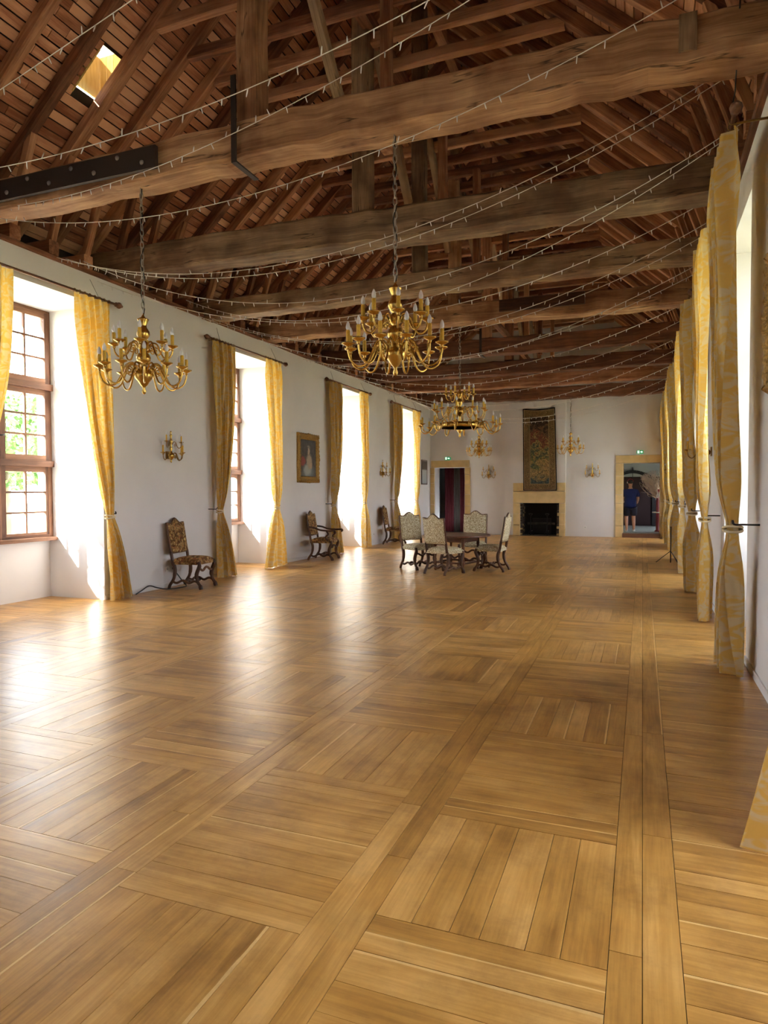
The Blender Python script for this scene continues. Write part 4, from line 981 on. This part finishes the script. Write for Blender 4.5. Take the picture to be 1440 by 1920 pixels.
t = thing('wall_lantern', 'small dark wall lantern seen through the left doorway', 'lantern', (-5.62, YF+WTH+2.6, 2.1)); MB().box((0, -.08, .12), (.14, .14, .22)).build('body', 'iron', t); MB().lathe([(.11, 0), (.02, .1), (.012, .14)], 8).build('cap', 'iron', t, (0, -.08, .23))

# ---- beyond the right door
RY = YF+WTH
t = thing('inner_arch', 'dark red arched doorway at the back of the right room', 'doorway', (-.35, RY+3.93, .16))
mb = MB(); pts = [(-.75+1.5*k/12, 1.75+.28*math.sin(PI*k/12)) for k in range(13)]
for (a, b_), (c_, d_) in zip(pts, pts[1:]): mb.timber((a, -.04, b_), (c_, -.04, d_), .12, .12)
for s in (-1, 1): mb.timber((s*.75, -.04, 0), (s*.75, -.04, 1.78), .12, .12, up=(0, 1, 0))
mb.build('arch_frame', 'black_wood', t); MB().box((0, -.02, .9), (1.4, .03, 1.8)).build('door_leaf', 'red_wall', t)
MB().box((.0, -.03, 1.55), (.02, .05, 1.3)).build('mullion', 'black_wood', t)
t = thing('framed_picture', 'dark picture hanging high at the back of the right room', 'painting', (-.1, RY+3.90, 2.85)); MB().box((0, -.02, 0), (.6, .04, .5)).build('frame', 'black_wood', t); MB().box((0, -.045, 0), (.5, .012, .4)).build('canvas', 'red_wall', t)
t = thing('notice_card', 'small grey notice card on the dark wall of the right room', 'card', (.50, RY+3.98, 1.25)); MB().box((0, -.01, 0), (.20, .012, .26)).build('card', 'dim_plaster', t)
t = thing('red_column_stand', 'tall red lacquered stand with a pale tray at the right door edge', 'stand', (.46, YF+.75, .16))
MB().lathe([(.09, 0), (.09, .03), (.05, .06), (.045, .62), (.05, .64), (.045, .66), (.045, 1.25), (.07, 1.28), (.08, 1.34), (.06, 1.36)], 14).build('column', 'red_lacquer', t); MB().lathe([(.16, .60), (.17, .615), (.17, .635), (.001, .63)], 18).build('tray', 'white_plastic', t)
t = thing('dried_branches', 'big bunch of pale curly dried branches at the right doorway', 'branches', (.46, YF+.75, 1.22))
mb = MB(); rng = random.Random(5)
for k in range(200):
    a = rng.uniform(2.2, 4.2); p = V((0, 0, 0)); pts = [p.copy()]; d = V((-.55*abs(math.cos(a))*rng.uniform(.0, 1.0), rng.uniform(-.35, .35), rng.uniform(.2, 1))).normalized()
    for q in range(9):
        d = (d+V((rng.uniform(-.55, .38), rng.uniform(-.5, .5), rng.uniform(-.42, .5)))*.75).normalized(); p = p+d*.105; pts.append(p.copy())
    if max(x.z for x in pts) > 1.3 or max(x.x for x in pts) > .10 or min(x.x for x in pts) < -.55: continue
    mb.tube(pts, [.009-.0005*i for i in range(len(pts))], 4)
mb.build('twigs', 'twig', t, kind='stuff')
# the person
def skin(name, verts, edges, mat, parent, root=0, sub=2):
    me = bpy.data.meshes.new(name); me.from_pydata([v[:3] for v in verts], edges, []); me.materials.append(MATS[mat])
    o = bpy.data.objects.new(name, me); COL.objects.link(o); o.parent = parent
    bpy.context.view_layer.objects.active = o
    md = o.modifiers.new('skin', 'SKIN'); md.use_smooth_shade = True
    for i, v in enumerate(verts):
        sv = me.skin_vertices[0].data[i]; r = v[3]; sv.radius = r if isinstance(r, tuple) else (r, r); sv.use_root = i == root
    s = o.modifiers.new('sub', 'SUBSURF'); s.levels = s.render_levels = sub
    return o
pr = thing('person', 'person in navy polo shirt and shorts seen from behind in the right doorway', 'person', (-.36, YF+.42, .16), .12)
pr.scale = (.99,)*3
# facing +Y ; x right
body = [(0, 0, .90, (.09, .07)), (0, .01, 1.10, (.10, .08)), (0, 0, 1.32, (.10, .07)), (0, .01, 1.42, .055), (0, .02, 1.50, .06), (0, .03, 1.58, .088), (0, .02, 1.66, .07),
        (.19, 0, 1.31, .055), (.235, .0, 1.08, .045), (.22, .14, .93, .036), (.18, .22, .95, .032),
        (-.19, 0, 1.31, .055), (-.235, .02, 1.08, .045), (-.21, .16, .95, .036), (-.17, .23, .98, .032),
        (.10, 0, .78, .07), (.105, .02, .46, .065), (.105, -.03, .28, .06), (.11, -.02, .08, .037), (.115, .06, .035, .035),
        (-.10, 0, .78, .07), (-.115, .05, .47, .065), (-.12, -.06, .30, .06), (-.12, -.10, .11, .037), (-.12, -.04, .05, .035)]
ed = [(0, 1), (1, 2), (2, 3), (3, 4), (4, 5), (5, 6), (2, 7), (7, 8), (8, 9), (9, 10), (2, 11), (11, 12), (12, 13), (13, 14), (0, 15), (15, 16), (16, 17), (17, 18), (18, 19), (0, 20), (20, 21), (21, 22), (22, 23), (23, 24)]
skin('body', body, ed, 'skin', pr)
shirt = [(0, 0, .74, (.20, .155)), (0, 0, .88, (.20, .155)), (0, .01, 1.08, (.195, .15)), (0, 0, 1.28, (.185, .125)), (0, .0, 1.40, (.09, .07)), (.20, 0, 1.31, .082), (.245, 0, 1.12, .075), (-.20, 0, 1.31, .082), (-.245, .02, 1.12, .075)]
skin('polo_shirt', shirt, [(0, 1), (1, 2), (2, 3), (3, 4), (3, 5), (5, 6), (3, 7), (7, 8)], 'navy', pr)
sh = [(0, 0, .90, (.19, .14)), (.105, .0, .74, .125), (.11, .02, .50, .105), (-.105, .0, .74, .125), (-.115, .05, .50, .105)]
skin('shorts', sh, [(0, 1), (1, 2), (0, 3), (3, 4)], 'navy_dark', pr)
for x, y, z, rx in ((.113, .02, 0, 0), (-.12, -.05, .03, -.5)):
    s_ = skin('shoe', [(0, -.07, .05, .048), (0, .02, .045, .046), (0, .12, .03, .036)], [(0, 1), (1, 2)], 'white_shoe', pr); s_.location = (x, y, z); s_.rotation_euler = (rx, 0, 0)
skin('hair', [(0, .0, 1.54, .062), (0, .005, 1.61, .093), (0, .02, 1.67, .078)], [(0, 1), (1, 2)], 'hair', pr)
MB().tube([(.095*math.cos(a), .02, 1.60+.115*math.sin(a)) for a in [PI*q/14 for q in range(15)]], .012, 6).build('headband', 'red_band', pr)
for s_ in (-1, 1): MB().lathe([(.001, 0), (.03, 0), (.032, .02), (.001, .025)], 10).build('ear_cup', 'white_plastic' if s_ < 0 else 'hair', pr, (s_*.085, .02, 1.60)).rotation_euler = (0, s_*PI/2, 0)
hd = skin('ear', [(-.088, .03, 1.575, .018), (-.09, .02, 1.60, .016)], [(0, 1)], 'skin', pr, sub=1)

# ------------------------------------------------------------------ trees outside
def tree(label, loc, h_, cr_, seed):
    rng = random.Random(seed); t = thing('tree', label, 'tree', loc, group='trees outside the windows')
    MB().tube(cr([(0, 0, -.6), (.1, 0, h_*.3), (-.1, .1, h_*.6), (0, 0, h_*.85)], 4), [.25-.012*i for i in range(13)], 8).build('trunk', 'bark', t)
    mb = MB()
    for k in range(2600):
        d = V((rng.gauss(0, 1), rng.gauss(0, 1), rng.gauss(0, 1))).normalized(); r = cr_*(.45+.6*rng.random()**.5); c = V((d.x*r, d.y*r, h_*.68+d.z*r*.85))
        a = V((rng.uniform(-1, 1), rng.uniform(-1, 1), rng.uniform(-1, 1))).normalized(); b_ = a.cross(V((rng.uniform(-1, 1), rng.uniform(-1, 1), rng.uniform(-1, 1)))).normalized(); s_ = rng.uniform(.12, .26)
        mb.face([mb.vert(c-a*s_), mb.vert(c-b_*s_*.5), mb.vert(c+a*s_), mb.vert(c+b_*s_*.5)])
    mb.build('foliage', 'leaf', t, kind='stuff')
tree('leafy green tree seen through the middle panes of the nearest left window', (-27, 22.2, -.6), 6.5, 2.6, 1)
tree('smaller leafy tree farther along the lawn outside the left windows', (-34, 33, -.6), 5.5, 2.4, 2)
